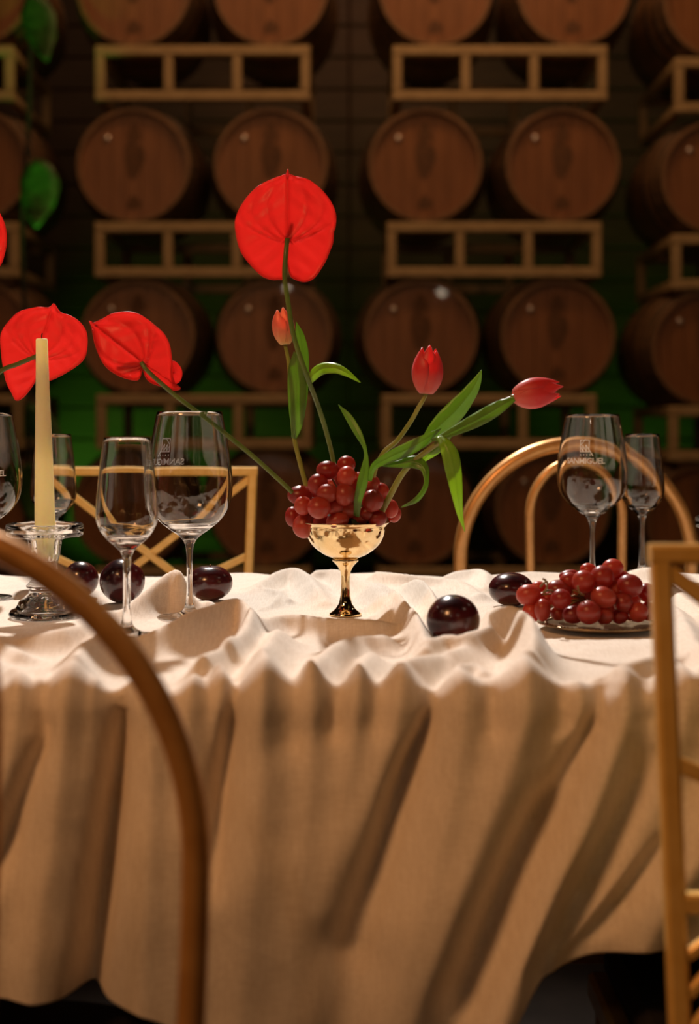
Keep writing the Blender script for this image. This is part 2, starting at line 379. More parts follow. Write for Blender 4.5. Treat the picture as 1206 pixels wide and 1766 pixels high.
# ------------------------------------------------------------------ barrels and racks (7 m away)
DB = 7.28; SB = F / DB     # px per metre there
def bx(px): return (px - 603) / SB
def bz(py): return CH - (py - HOR) / SB
def make_barrel():
    t = thing('wine_barrel', 'x', 'barrel', (0, 0, 0))
    L = 0.93; rh = 0.285; rb = 0.334; n = 28
    def rad(y): u = (y / L) * 2 - 1; return rb - (rb - rh) * u * u
    # stave shell: slight facets per stave with narrow grooves between, axis +Y
    ys = [0, 0.04, 0.12, 0.22, 0.34, L/2, L-0.34, L-0.22, L-0.12, L-0.04, L]
    ang = []
    for k in range(n):
        a0 = 2*math.pi*k/n; da = 2*math.pi/n
        ang += [(a0, 0.992), (a0 + da*0.06, 1.0), (a0 + da*0.94, 1.0)]
    v = []; f = []; na = len(ang)
    for y in ys:
        for a, s in ang: v.append((rad(y)*s*math.cos(a), y, rad(y)*s*math.sin(a)))
    for i in range(len(ys)-1):
        for k in range(na):
            k2 = (k+1) % na; f.append((i*na+k, (i+1)*na+k, (i+1)*na+k2, i*na+k2))
    for y, base in ((0, 0), (L, (len(ys)-1)*na)):     # end grain ring and the inner face of the chime
        st = len(v); yi = y + (0.03 if y == 0 else -0.03)
        for a, s in ang: v.append((rh*0.93*math.cos(a), y, rh*0.93*math.sin(a)))
        for a, s in ang: v.append((rh*0.93*math.cos(a), yi, rh*0.93*math.sin(a)))
        for k in range(na):
            k2 = (k+1) % na
            f.append((base+k, base+k2, st+k2, st+k)); f.append((st+k, st+k2, st+na+k2, st+na+k))
    mk('stave_shell', v, f, M['barrel_body'], t, False)
    # heads: 7 boards each, joints recessed
    edges = [-1 + 2*i/7 for i in range(8)]; hr = rh*0.935
    hb = None
    for y0, sg in ((0.028, -1), (L-0.028, 1)):
        for i in range(7):
            a, b_ = edges[i]*hr + 0.0012, edges[i+1]*hr - 0.0012
            xs = np.linspace(a, b_, 6); top = [(x, math.sqrt(max(hr*hr - x*x, 1e-6))) for x in xs]
            out = top + [(x, -z) for x, z in top[::-1]]
            nn = len(out); v = [(x, y0, z) for x, z in out] + [(x, y0 - sg*0.02, z) for x, z in out]
            f = [tuple(range(nn)), tuple(range(nn, 2*nn))[::-1]] + [(k, (k+1) % nn, nn+(k+1) % nn, nn+k) for k in range(nn)]
            mk('head_board', v, f, M['barrel_head'], t, False)
    for y in (0.012, 0.10, 0.24, L-0.24-0.04, L-0.10-0.035, L-0.05):
        hw = 0.04; prof = [(rad(y)+0.0005, 0), (rad(y)+0.0035, 0.001), (rad(y+hw)+0.0035, hw-0.001), (rad(y+hw)+0.0005, hw)]
        v, f = revolve(prof, n=40); v = np.stack([v[:, 0], v[:, 2] + y, v[:, 1]], 1)
        mk('hoop', v, f, M['hoop'], t, True)
    # stencilled marks on the front head: bar and two blots (thin ink)
    for (cx, cz, sx, sz) in ((0.0, 0.16, 0.03, 0.05), (0.0, 0.03, 0.05, 0.09), (0.0, -0.19, 0.035, 0.035)):
        v = []; nn = 20
        for k in range(nn):
            a = 2*math.pi*k/nn; rr = 1 + 0.15*math.sin(3*a+cx*9+cz*20)
            v.append((cx + sx*rr*math.cos(a), 0.0265, cz + sz*rr*math.sin(a)))
        v2 = [(x, 0.0285, z) for x, y, z in v]
        f = [tuple(range(nn)), tuple(range(nn, 2*nn))[::-1]] + [(k, (k+1) % nn, nn+(k+1) % nn, nn+k) for k in range(nn)]
        mk('stencil_mark', v + v2, f, M['stencil'], t, False)
    v, f = ellipsoid((-0.135, 0.024, 0.135), (0.017, 0.008, 0.017), 14, 8)
    mk('glint_stud', v, f, M['glint'], t)  # added stud, stands in for a lamp's reflection on the barrel head
    return t
def make_rack():
    t = thing('barrel_rack', 'x', 'rack', (0, 0, 0))
    Wd, Hh, Dp, tb = 1.075, 0.275, 0.88, 0.05
    for y in (0, Dp):
        for z in (Hh - tb/2, tb/2):
            v, f = bbox_((0, y, z), (Wd, tb, tb), 0.006); mk('rail', v, f, M['rack'], t, False)
        for k in range(4):
            x = -Wd/2 + tb/2 + k * (Wd - tb) / 3
            v, f = bbox_((x, y, Hh/2), (tb*0.96, tb*0.94, Hh - 2*tb + 0.001), 0.005); mk('upright', v, f, M['rack'], t, False)
    for x in (-Wd/2 + tb/2, Wd/2 - tb/2):
        for z in (Hh - tb/2, tb/2):
            v, f = bbox_((x, Dp/2, z), (tb*0.96, Dp - tb, tb*0.96), 0.006); mk('side_bar', v, f, M['rack'], t, False)
    return t
rows = ['top row', 'second row', 'third row', 'bottom row']
stacks = ['far left stack', 'centre-left stack', 'centre-right stack', 'far right stack']
bproto = make_barrel(); rproto = make_rack(); ub = ur = False
rack_x = [[-160, 350, 862, 1348], [-152, 349, 852, 1343], [-146, 352, 843, 1338], [-146, 350, 836, 1332]]
rack_py = [80, 384, 680, 978]
bar_x = [[(-288, -45), (230, 467), (752, 990), (1243, 1480)],
         [(-285, -47), (230, 467), (734, 971), (1239, 1476)],
         [(-280, -42), (237, 474), (726, 963), (1222, 1460)],
         [(-278, -40), (224, 461), (716, 953), (1214, 1451)]]
col_dz = [0.0, 0.0, 0.0, -0.060]
for ri in range(4):
    for ci in range(4):
        ztop = (bz(rack_py[ri]) if ri < 3 else 0.249) + col_dz[ci]
        r_ = rproto if not ur else copy_tree(rproto); ur = True
        r_.location = (bx(rack_x[ri][ci]), DB, 0.0 if ri == 3 else ztop - 0.275)
        if ri == 3: r_.scale = (1, 1, ztop/0.275)
        r_['label'] = 'steel barrel rack, %s, %s' % (rows[ri], stacks[ci]); r_['group'] = 'steel racks holding the barrels'
        for bi in range(2):
            b_ = bproto if not ub else copy_tree(bproto); ub = True
            z = ztop + 0.2905
            b_.location = (bx(bar_x[ri][ci][bi]), DB, z + 0.001)
            b_.rotation_euler = (0, 0, 0)
            b_['label'] = 'oak barrel, %s, %s of %s' % (rows[ri], ['left one', 'right one'][bi], stacks[ci]); b_['group'] = 'oak barrels lying on the racks'

# dark posts of the hall between the stacks
# ------------------------------------------------------------------ plant in the left gap
def blade_leaf(root, base, tip, width, droop=0.05, name='leaf', yaw=0.3):
    base = np.array(base); tip = np.array(tip); n = 12; v = []; f = []
    ax = tip - base; L = np.linalg.norm(ax); ax /= L
    side = np.cross(ax, np.array([math.sin(yaw), 1, 0])); side /= np.linalg.norm(side); up = np.cross(side, ax)
    for i in range(n + 1):
        t = i / n; c = base + ax * L * t + up * droop * math.sin(math.pi * t)
        ww = width * (math.sin(math.pi * min(1, t*0.97 + 0.02)**0.72) ** 0.8)
        for k in (-1, -0.5, 0, 0.5, 1): v.append(c + side * ww * k + up * 0.012 * (abs(k) + 0.6*math.cos(t*55 - abs(k)*5)*abs(k)))
    for i in range(n):
        for k in range(4): f.append((i*5+k, i*5+k+1, (i+1)*5+k+1, (i+1)*5+k))
    o = mk(name, v, f, M['bigleaf'], root); s = o.modifiers.new('thickness', 'SOLIDIFY'); s.thickness = 0.0015; return o
DPt = 6.95
base = P(42, 900, DPt); pl = thing('potted_plant', 'tall large-leaved plant lit green in the gap between the two left barrel stacks', 'plant', (base[0], DPt, 0))
v, f = revolve([(0, 0), (0.13, 0), (0.17, 0.28), (0.18, 0.30), (0.165, 0.30), (0.155, 0.26), (0, 0.26)], (base[0], DPt, 0), 32); mk('pot', v, f, M['pot'], pl)
stp = catmull([(base[0], DPt, 0.25), (base[0]+0.02, DPt, 1.0), (base[0]-0.01, DPt, 1.9), P(50, 200, DPt), P(56, -120, DPt), P(60, -330, DPt)], 6)
v, f = tube(stp, 0.012, 8); mk('stem', v, f, M['twig'], pl)
for (b0, t0, ww) in (((50, -10), (78, 105), 0.088), ((62, 275), (60, 392), 0.105), ((50, 560), (-12, 655), 0.10), ((50, 800), (52, 900), 0.10),
                     ((52, -160), (130, -60), 0.09), ((52, -250), (-30, -150), 0.09), ((44, 700), (110, 800), 0.07)):
    d1 = DPt - 0.10
    lb = P(b0[0], b0[1], d1); lt = P(t0[0], t0[1], d1 - 0.03)
    k = min(stp, key=lambda q: abs(q[2] - (lb[2] + 0.03)))
    lf = blade_leaf(pl, lb, lt, ww, 0.03)
    v, f = tube([k, (np.array(k)+lb)/2 + np.array([0, 0, 0.02]), lb + (lt-lb)*0.06], 0.005, 6); mk('leaf_stalk', v, f, M['twig'], pl)

# ------------------------------------------------------------------ table and cloth
TZ = 0.752; YF = 1.13; YB = 2.035; WT = YB - YF
tb = thing('banquet_table', 'long banquet table hidden under the beige cloth', 'table', (0, (YF+YB)/2, 0))
v, f = bbox_((0, (YF+YB)/2, TZ - 0.034), (2.60, WT - 0.06, 0.028), 0.003); mk('tabletop', v, f, M['table'], tb, False)
for sx in (-1.2, 1.2):
    for y in (YF + 0.12, YB - 0.12):
        v, f = bbox_((sx, y, (TZ - 0.048)/2), (0.05, 0.05, TZ - 0.048), 0.004); mk('leg', v, f, M['table'], tb, False)

def S_of(px, py, h):
    """where a fold crest of height h, seen at (px, py), lies on the cloth: (x, s)"""
    if py > HOR + 10:
        d = (TZ_H - h) * F / (py - HOR)
        if d >= YF: return (px - 603) * d / F, YB - d
    d = YF - h * 0.6
    return (px - 603) * d / F, WT + (py - HOR) * d / F - TZ_H
TZ_H = CH - TZ
# crest polylines: (px, py as seen, height m, half-width m)
RIDGES = [
 # --- folds lying on the table
 [(215,1052,.012,.014),(255,1015,.030,.018),(300,984,.045,.017),(322,1000,.040,.012),(330,1030,.016,.012)],       # tall fold behind the left glasses
 [(250,1095,.018,.016),(300,1072,.026,.016),(350,1048,.032,.017),(405,1032,.034,.016),(432,1050,.030,.012),(428,1080,.028,.012),(400,1105,.026,.014),(350,1130,.024,.014)],
 [(340,1040,.006,.010),(390,1034,.020,.010)],
 [(40,1100,.012,.022),(110,1082,.022,.024),(165,1075,.022,.020),(215,1095,.020,.016)],
 [(110,1150,.022,.016),(150,1105,.020,.016),(185,1090,.010,.014)],
 [(0,1105,.012,.02),(35,1120,.014,.016)],
 [(395,1110,.026,.012),(415,1092,.022,.012),(445,1070,.018,.014),(490,1062,.016,.014),(560,1063,.018,.012),(640,1068,.017,.012),(690,1076,.010,.012)],
 [(452,1120,.026,.015),(480,1080,.018,.018)],
 [(535,1150,.018,.012),(570,1120,.016,.014),(610,1100,.016,.018),(660,1098,.015,.018)],
 [(620,1160,.018,.010),(640,1125,.014,.014)],
 [(440,1018,.006,.014),(465,992,.018,.018),(500,980,.022,.020),(530,990,.020,.018),(548,1010,.016,.014),(560,1035,.008,.012)],
 [(548,985,.016,.014),(580,984,.018,.014),(625,998,.018,.015),(655,1022,.018,.014),(680,1052,.012,.014)],
 [(628,1000,.010,.008),(665,1010,.022,.009),(700,1032,.027,.010),(722,1068,.026,.011),(735,1105,.020,.012)],
 [(700,1006,.012,.014),(722,1000,.024,.012),(742,1010,.026,.011),(752,1035,.020,.010)],
 [(650,982,.016,.014),(690,984,.018,.014),(735,992,.014,.013),(790,1003,.010,.016),(830,1020,.010,.014)],
 [(770,992,.010,.014),(800,982,.012,.014),(835,985,.012,.012),(838,1010,.008,.012)],
 [(735,1110,.020,.013),(765,1093,.024,.013),(800,1094,.024,.013),(830,1080,.028,.012),(850,1075,.028,.012)],
 [(846,1050,.022,.010),(870,1040,.038,.013),(895,1042,.042,.014),(915,1065,.040,.015),(922,1100,.034,.017),(930,1140,.026,.016)],
 [(690,1160,.020,.013),(720,1130,.022,.016),(780,1115,.020,.018),(815,1110,.016,.018)],
 [(795,1145,.018,.011),(820,1142,.016,.012),(835,1160,.012,.012)],
 [(880,990,.008,.02),(940,986,.009,.022),(1000,988,.008,.02),(1060,990,.008,.02)],
 [(1090,985,.014,.02),(1130,978,.022,.018),(1150,990,.015,.016)],
 [(1150,1000,.010,.012),(1180,1020,.018,.014),(1206,1035,.022,.014),(1260,1060,.020,.014)],
 [(1165,1045,.016,.014),(1190,1080,.022,.018),(1206,1105,.022,.018),(1240,1130,.02,.02)],
 [(1050,1165,.014,.012),(1080,1140,.022,.016),(1120,1130,.024,.015),(1160,1130,.020,.015),(1180,1150,.014,.012)],
 [(1130,1205,.012,.010),(1175,1170,.018,.014),(1206,1150,.020,.014),(1260,1130,.02,.016)],
 [(-160,1010,.01,.03),(-110,1060,.02,.03),(-60,1120,.02,.03)],
 [(420,1010,.005,.006),(470,1018,.008,.006),(500,1030,.006,.006)],
 [(450,1045,.004,.005),(475,1030,.008,.006),(490,1015,.004,.006)],
 [(640,1062,.004,.006),(665,1040,.010,.008),(700,1045,.008,.007)],
 # --- folds running over the edge and down the front
 [(20,1150,.012,.010),(30,1200,.016,.012),(22,1300,.022,.022),(-30,1500,.03,.03),(-80,1760,.04,.04)],
 [(70,1155,.010,.008),(64,1230,.010,.010),(30,1400,.014,.016)],
 [(115,1148,.024,.017),(112,1230,.026,.022),(100,1400,.032,.032),(70,1600,.036,.036),(60,1760,.040,.036)],
 [(158,1170,.012,.006),(160,1260,.010,.008),(150,1400,.010,.016)],
 [(232,1158,.016,.012),(262,1280,.024,.022),(262,1450,.030,.030),(250,1750,.040,.034)],
 [(330,1180,.014,.010),(322,1280,.018,.018),(320,1450,.026,.028),(310,1750,.034,.036)],
 [(372,1165,.020,.010),(385,1200,.014,.010),(380,1290,.010,.012)],
 [(452,1122,.028,.015),(455,1200,.026,.020),(450,1400,.032,.038),(430,1600,.036,.046),(410,1800,.040,.050)],
 [(535,1165,.020,.012),(540,1250,.018,.020),(530,1420,.026,.036),(500,1700,.034,.050),(480,1900,.034,.05)],
 [(620,1168,.018,.010),(612,1250,.018,.020),(590,1400,.022,.034),(560,1550,.026,.034)],
 [(700,1170,.018,.012),(680,1250,.020,.020),(640,1400,.026,.030),(590,1550,.028,.034),(520,1800,.030,.04)],
 [(795,1160,.016,.012),(800,1250,.020,.024),(770,1400,.030,.034),(710,1600,.036,.036),(640,1800,.04,.04)],
 [(915,1150,.024,.018),(905,1230,.026,.024),(860,1360,.032,.032),(790,1530,.040,.036),(700,1760,.046,.04)],
 [(1000,1190,.010,.014),(1000,1260,.016,.022),(960,1350,.020,.02)],
 [(1085,1185,.018,.014),(1070,1250,.026,.020),(1010,1400,.032,.026),(930,1560,.038,.028),(850,1760,.044,.03)],
 [(1180,1180,.014,.014),(1170,1260,.018,.02),(1110,1400,.018,.024),(1020,1560,.020,.028),(960,1650,.02,.02)],
 [(368,1572,.000,.006),(420,1592,.010,.007),(520,1640,.010,.007),(560,1650,.000,.006)],
 [(190,1505,.000,.006),(240,1522,.008,.006),(310,1540,.000,.006)],
 [(690,1600,.000,.006),(730,1630,.010,.007),(800,1650,.000,.006)],
 [(900,1640,.000,.006),(950,1650,.008,.008),(1050,1600,.006,.010),(1110,1600,.0,.01)],
 [(1300,1180,.02,.02),(1290,1350,.03,.03),(1180,1500,.03,.03),(1110,1620,.02,.03)],
]
GROOVES = [
 [(75,1196,.012,.008),(85,1260,.014,.008),(60,1320,.014,.009),(0,1470,.022,.010),(-40,1560,.02,.01)],
 [(212,1200,.020,.008),(200,1330,.034,.009),(180,1500,.036,.010),(152,1720,.036,.012)],
 [(408,1190,.014,.006),(396,1260,.024,.008),(378,1400,.022,.010),(366,1500,.012,.014)],
 [(478,1196,.010,.010),(490,1260,.008,.014)],
 [(580,1202,.012,.008),(576,1250,.008,.010)],
 [(652,1200,.008,.008),(650,1240,.005,.01)],
 [(770,1160,.012,.006),(745,1215,.018,.007),(705,1310,.022,.010),(660,1430,.022,.014),(600,1600,.016,.02)],
 [(845,1205,.012,.008),(850,1240,.008,.01)],
 [(968,1205,.010,.008),(975,1240,.006,.01)],
 [(1046,1190,.012,.007),(1020,1240,.018,.009),(960,1350,.024,.014),(880,1500,.024,.018),(800,1680,.02,.02)],
 [(1130,1300,.010,.012),(1060,1420,.016,.014),(980,1560,.016,.016),(930,1640,.01,.016)],
 [(1140,1450,.012,.010),(1040,1560,.014,.012),(960,1640,.012,.012)],
]
FLAT = [(596,1.588,.032),(329,1.569,.037),(219,1.424,.028),(77.5,1.574,.050),(1022,1.928,.037),(1107,2.0,.028),(-30,1.74,.037),(92,1.917,.028),(1040,1.48,.068),
        (1260,1.70,.048),(782,1.37,.018),(882,1.67,.02),(362,1.72,.02),(210,1.70,.02),(140,1.755,.018),(-160,1.6,.04)]
def cloth_h(X, S):
    acc = np.zeros_like(X); neg = np.zeros_like(X)
    def seg(poly, acc, mode):
        pts = [(*S_of(a, b_, c if mode > 0 else 0), c, d_) for a, b_, c, d_ in poly]
        best = np.zeros_like(X)
        pts = catmull(pts, 3)
        for p, q in zip(pts[:-1], pts[1:]):
            dx, ds = q[0]-p[0], q[1]-p[1]; L2 = dx*dx + ds*ds + 1e-12
            m = (np.abs(X - (p[0]+q[0])/2) < abs(dx)/2 + 0.14) & (np.abs(S - (p[1]+q[1])/2) < abs(ds)/2 + 0.14)
            x, s = X[m], S[m]
            t = np.clip(((x-p[0])*dx + (s-p[1])*ds) / L2, 0, 1)
            dist = np.hypot(x - p[0] - t*dx, s - p[1] - t*ds)
            h = p[2] + (q[2]-p[2])*t; w_ = p[3] + (q[3]-p[3])*t
            val = h * np.exp(-((dist*dist + 4e-6)**0.5/w_)**(1.6 if mode > 0 else 2.0))
            best[m] = np.maximum(best[m], val)
        return best
    for poly in RIDGES:
        acc += seg(poly, acc, 1) ** 2.6
    for poly in GROOVES: neg = np.maximum(neg, seg(poly, neg, -1))
    h = acc ** (1/2.6) - neg * np.clip((S - WT + 0.02) / 0.04, 0.3, 1)
    # gentle rumple
    wv = lambda a, b_, c: np.sin(a*X + b_*S + c)
    h = h + 0.0016*(wv(31, 18, .3) + wv(-23, 37, 1.7)*wv(11, 7, .5)) + 0.0008*wv(70, 45, 2)*wv(-33, 61, .4)
    k = np.clip((S - WT - .04)/0.2, 0, 1)
    h = h + 0.006*k*(1 + wv(26, 9, 1.1))
    return h
def build_cloth():
    nx = 760
    xs = np.linspace(-1.36, 1.36, nx)
    # finer in view
    xs = np.concatenate([np.linspace(-1.36, -0.72, 80)[:-1], np.linspace(-0.72, 0.78, 640)[:-1], np.linspace(0.78, 1.36, 80)])
    nx = len(xs)
    sB = np.linspace(-0.20, 0, 20)[:-1]; sT = np.linspace(0, WT - .06, 190)[:-1]; sE = np.linspace(WT - .06, WT + .06, 80)[:-1]
    sD01 = np.linspace(0, 1, 130)
    # hem: how far the cloth hangs at each x
    hx = [-1.4, -0.60, -0.271, -0.20, -0.155, -0.12, 0.02, 0.08, 0.112, 0.142, 0.18, 0.215, 0.28, 1.4]
    hp = [1740, 1725, 1718, 1719, 1726, 1760, 1990, 1880, 1800, 1690, 1655, 1645, 1640, 1630]
    hem = np.interp(xs, hx, hp); ker = np.ones(9)/9; hem = np.convolve(np.pad(hem, 4, 'edge'), ker, 'valid')
    hemS = WT + (hem - HOR) * 1.10 / F - TZ_H
    cols = []
    S = np.zeros((len(sB)+len(sT)+len(sE)+len(sD01), nx))
    top = np.concatenate([sB, sT, sE])
    S[:len(top), :] = top[:, None]
    S[len(top):, :] = (WT + .06) + sD01[:, None] * (hemS[None, :] - WT - .06)
    X = np.broadcast_to(xs[None, :], S.shape).copy()
    h = cloth_h(X, S)
    # keep the cloth flat where things stand
    Y = YB - S
    for px, d, r in FLAT:
        x0 = (px-603)*d/F; rr = np.hypot(X - x0, Y - d)
        h = np.where(S < WT, h * (1 - np.exp(-np.clip(rr/(r*1.05), 0, 9)**8 * 0.0 - (rr/(r*1.08))**6) ) , h)
    h = np.maximum(h, np.where(S < WT, 0.0, -0.05)) if False else h
    # base curve with rounded edges
    rc = 0.014
    def curve(s):
        y = np.zeros_like(s); z = np.zeros_like(s); ny = np.zeros_like(s); nz = np.zeros_like(s)
        a = rc*math.pi/2
        m1 = s < -a/2; y[m1] = YB; z[m1] = TZ - rc + (s[m1] + a/2); ny[m1] = 1
        m2 = (s >= -a/2) & (s < a/2); t = (s[m2] + a/2)/rc; y[m2] = YB - rc + rc*np.cos(t); z[m2] = TZ - rc + rc*np.sin(t); ny[m2] = np.cos(t); nz[m2] = np.sin(t)
        m3 = (s >= a/2) & (s < WT - a/2); y[m3] = np.interp(s[m3], [a/2, WT-a/2], [YB-rc, YF+rc]); z[m3] = TZ; nz[m3] = 1
        m4 = (s >= WT - a/2) & (s < WT + a/2); t = (s[m4] - WT + a/2)/rc; y[m4] = YF + rc - rc*np.sin(t); z[m4] = TZ - rc + rc*np.cos(t); ny[m4] = -np.sin(t); nz[m4] = np.cos(t)
        m5 = s >= WT + a/2; y[m5] = YF; z[m5] = TZ - rc - (s[m5] - WT - a/2); ny[m5] = -1
        return y, z, ny, nz
    y, z, ny, nz = curve(S)
    Yp = y + ny*h; Zp = z + nz*h
    m = S < WT
    Zp = np.where((S > 0) & m, np.maximum(Zp, TZ - 0.004), Zp)
    verts = np.stack([X, Yp, Zp], -1).reshape(-1, 3)
    ns = S.shape[0]
    i = np.arange((ns-1)*(nx-1)); r_ = i // (nx-1); c = i % (nx-1)
    q = np.stack([r_*nx+c, (r_+1)*nx+c, (r_+1)*nx+c+1, r_*nx+c+1], 1)
    me = bpy.data.meshes.new('tablecloth')
    me.vertices.add(len(verts)); me.vertices.foreach_set('co', verts.ravel())
    me.loops.add(q.size); me.loops.foreach_set('vertex_index', q.ravel().astype(np.int32))
    me.polygons.add(len(q)); me.polygons.foreach_set('loop_start', (np.arange(len(q))*4).astype(np.int32))
    me.polygons.foreach_set('use_smooth', np.ones(len(q), bool)); me.update(calc_edges=True)
    o = link('tablecloth', me, M['cloth'], None, False)
    s = o.modifiers.new('thickness', 'SOLIDIFY'); s.thickness = 0.0012; s.offset = -1
    tag(o, 'rumpled cream linen tablecloth hanging in folds over the long table', 'tablecloth')
build_cloth()

# ------------------------------------------------------------------ glasses
def thin(outer, th):
    """solid profile of a stemmed glass: outer [(r,z)] bottom to rim; bowl interior follows at thickness th"""
    return outer
def text_wrap(body, size, cx, cz, radius, center, a0, root, mirror=False, lines=None, name='etched_lettering'):
    cu = bpy.data.curves.new('txt', 'FONT'); cu.body = body; cu.size = size; cu.align_x = 'CENTER'; cu.align_y = 'CENTER'
    cu.resolution_u = 3; cu.space_character = 0.92; cu.offset = 0.0001
    to = bpy.data.objects.new('txt', cu); COL.objects.link(to)
    dg = bpy.context.evaluated_depsgraph_get(); me0 = bpy.data.meshes.new_from_object(to.evaluated_get(dg))
    vv = np.array([tuple(q.co) for q in me0.vertices]); ff = [tuple(p.vertices) for p in me0.polygons]
    bpy.data.objects.remove(to); bpy.data.curves.remove(cu); bpy.data.meshes.remove(me0)
    return vv[:, :2] + np.array([cx, cz]), ff
def strip2d(pts, w_):
    v = []; f = []
    for (x0, y0), (x1, y1) in zip(pts[:-1], pts[1:]):
        L = math.hypot(x1-x0, y1-y0); nx_, ny_ = -(y1-y0)/L*w_/2, (x1-x0)/L*w_/2; n = len(v)
        steps = max(1, int(L/0.003))
        for k in range(steps+1):
            t = k/steps; x = x0+(x1-x0)*t; y = y0+(y1-y0)*t
            v += [(x+nx_, y+ny_), (x-nx_, y-ny_)]
        for k in range(steps): f.append((n+2*k, n+2*k+1, n+2*k+3, n+2*k+2))
    return v, f
def logo(root, center, z0, rfun, az, scale):
    """etched emblem and wordmark wrapped round the bowl; az = direction the print faces"""
    vs = []; fs = []
    def put(v, f):
        n = len(vs); vs.extend([tuple(p) for p in v]); fs.extend([tuple(i+n for i in q) for q in f])
    put(*text_wrap('SANMIGUEL', 0.0100*scale, 0, 0, 0, None, 0, None))
    s = scale*0.001
    E = lambda L, w_=1.05: put(*strip2d([(a*s, b_*s) for a, b_ in L], w_*s))
    E([(-6, 11.5), (-6, 26), (5, 26), (5, 12)]); E([(-6, 19), (0, 27)]); E([(-6.5, 11.5), (5.5, 11.5)])
    E([(-6, 18), (-2, 11.5), (-3, 19.5), (2, 11.5), (1, 20), (10, 6.5)], 1.25)
    for k in range(4): E([(-5.5+k*4, 7.0), (-5.5+k*4, 8.6)], 1.2)
    out = []
    for x, y in vs:
        z = z0 + y; r = rfun(z) + 0.00018; a = az + x / r
        out.append((center[0] + r*math.cos(a), center[1] + r*math.sin(a), center[2] + z))
    mk('etched_logo', out, fs, M['etch'], root, False)
def stemware(name, label, px, d, prof_out, th, zbot, group, logo_az=None, logo_z=0.15, logo_s=1.0, cat='glass'):
    """prof_out: outer profile from foot edge up to the rim (r,z); th wall; zbot: z of the inner bowl bottom"""
    c = np.array([(px-603)*d/F, d, TZ + 0.0012])
    t = thing(name, label, cat, c, group)
    full = catmull([(r, z) for r, z in prof_out], 5)
    zr = full[-1][1]
    outer = [(float(p[0]), float(p[1])) for p in full]
    bowl = [(r, z) for r, z in outer if z > zbot]
    inner = [(max(r - th, 0.0008), z + (th*0.6 if r < bowl[0][0]*1.4 else 0)) for r, z in bowl]
    rim = [(outer[-1][0] - th*0.5, zr + th*0.4)]
    inner[-1] = (outer[-1][0] - th, zr)
    # foot and stem are one part, bowl another in look, but the glass is one melt: foot+stem, bowl
    prof = [(0, 0)] + [(outer[0][0]*0.97, 0)] + outer + rim + inner[::-1] + [(0, inner[0][1] - 0.001)]
    v, f = revolve(prof, c, 64)
    mk('glass_body', v, f, M['glass'], t)
    if logo_az is not None:
        zs = [z for r, z in bowl]; rs = [r for r, z in bowl]
        logo(t, c, logo_z, lambda z: float(np.interp(z, zs, rs)), logo_az, logo_s)
    return t
def wineprof():
    s = 1600.0; p = [(.0345, .0008), (.0335, .0022), (.018, .0042), (.0072, .0085), (.0038, .020), (.0031, .045), (.0034, .068), (.0055, .080), (.0115, .0875), (.0215, .0945), (.0335, .1045), (.0425, .118), (.0462, .136), (.0458, .155), (.0432, .176), (.0395, .198), (.0350, .221)]
    return p
def fluteprof():
    return [(.0290, .0008), (.0280, .0022), (.016, .0042), (.0068, .010), (.0042, .022), (.0036, .045), (.0038, .070), (.0060, .082), (.0125, .089), (.0215, .0975), (.0280, .1075), (.0302, .117), (.0298, .130), (.0282, .150), (.0258, .172), (.0228, .1945)]
GG = 'stemmed glasses on the table'
wg = 'large etched wine glass '
stemware('wine_glass', wg + 'in front of the dark plum left of the goblet', 327, 1.569, wineprof(), .0009, .0930, GG, R(136), .166, 1.0)
stemware('wine_glass', wg + 'behind the plate of grapes', 1022, 1.928, wineprof(), .0009, .0930, GG, R(-112), .160, 1.05)
stemware('wine_glass', wg + 'cut by the left edge of the photo', -30, 1.74, wineprof(), .0009, .0930, GG, R(-72), .150, 1.0)
fl = 'slim tapered flute glass '
stemware('flute_glass', fl + 'standing just left of the large front wine glass', 219, 1.424, fluteprof(), .0009, .0950, GG)
stemware('flute_glass', fl + 'standing right behind the grape plate, beside the wine glass', 1108, 2.0, fluteprof(), .0009, .0950, GG)
stemware('flute_glass', fl + 'standing behind the cream candle', 92, 1.917, fluteprof(), .0009, .0950, GG)

# ------------------------------------------------------------------ candle holders and candle
def holder(px, d, label):
    c = np.array([(px-603)*d/F, d, TZ + 0.001]); t = thing('candle_holder', label, 'candle holder', c, 'pressed glass candle holders')
    fl_ = lambda a, z: 1 + (0.035*math.cos(12*a) if 0.045 < z < 0.084 else 0)
    prof = [(0, .027), (.008, .0255), (.0125, .021), (.021, .014), (.0265, .006), (.0335, .0035), (.0355, .0002), (.0378, 0), (.0385, .004), (.036, .008), (.031, .010), (.0295, .013), (.0275, .017), (.0215, .022), (.0175, .026), (.0165, .029),
            (.0195, .0315), (.0200, .034), (.0170, .037), (.0130, .041), (.0118, .047), (.0130, .056), (.0155, .066), (.0170, .076), (.0180, .083), (.0240, .086), (.0380, .0868), (.0412, .0885), (.0418, .094), (.0412, .0995),
            (.0398, .1008), (.0385, .0985), (.0380, .0925), (.0330, .0912), (.0160, .0905), (.0125, .088), (.0115, .075), (.0105, .062), (0, .060)]
    v, f = revolve(prof, c, 72, fl_); mk('glass_body', v, f, M['thick_glass'], t); return c
hc = holder(77.5, 1.574, 'clear pressed glass candle holder with a wide rim holding the cream candle')
holder(1262, 1.70, 'clear pressed glass candle holder just peeking in at the right edge')
cb = hc + np.array([0.0008, 0, 0.0615]); ct = P(72, 584, 1.574)
cd = thing('taper_candle', 'unlit tapered cream candle standing in the glass holder', 'candle', cb)
v, f = tube([cb, cb + (ct-cb)*0.02] + [cb + (ct-cb)*k/8 for k in range(1, 8)] + [cb + (ct-cb)*0.995, ct], [.0100, .0103] + [.0103 + (0.0120-.0103)*min(1, 0.8) - (0.0058)*(k/8)**1.3 for k in range(1, 8)] + [.0063, .0055], 10)
mk('wax_body', v, f, M['wax'], cd, True)
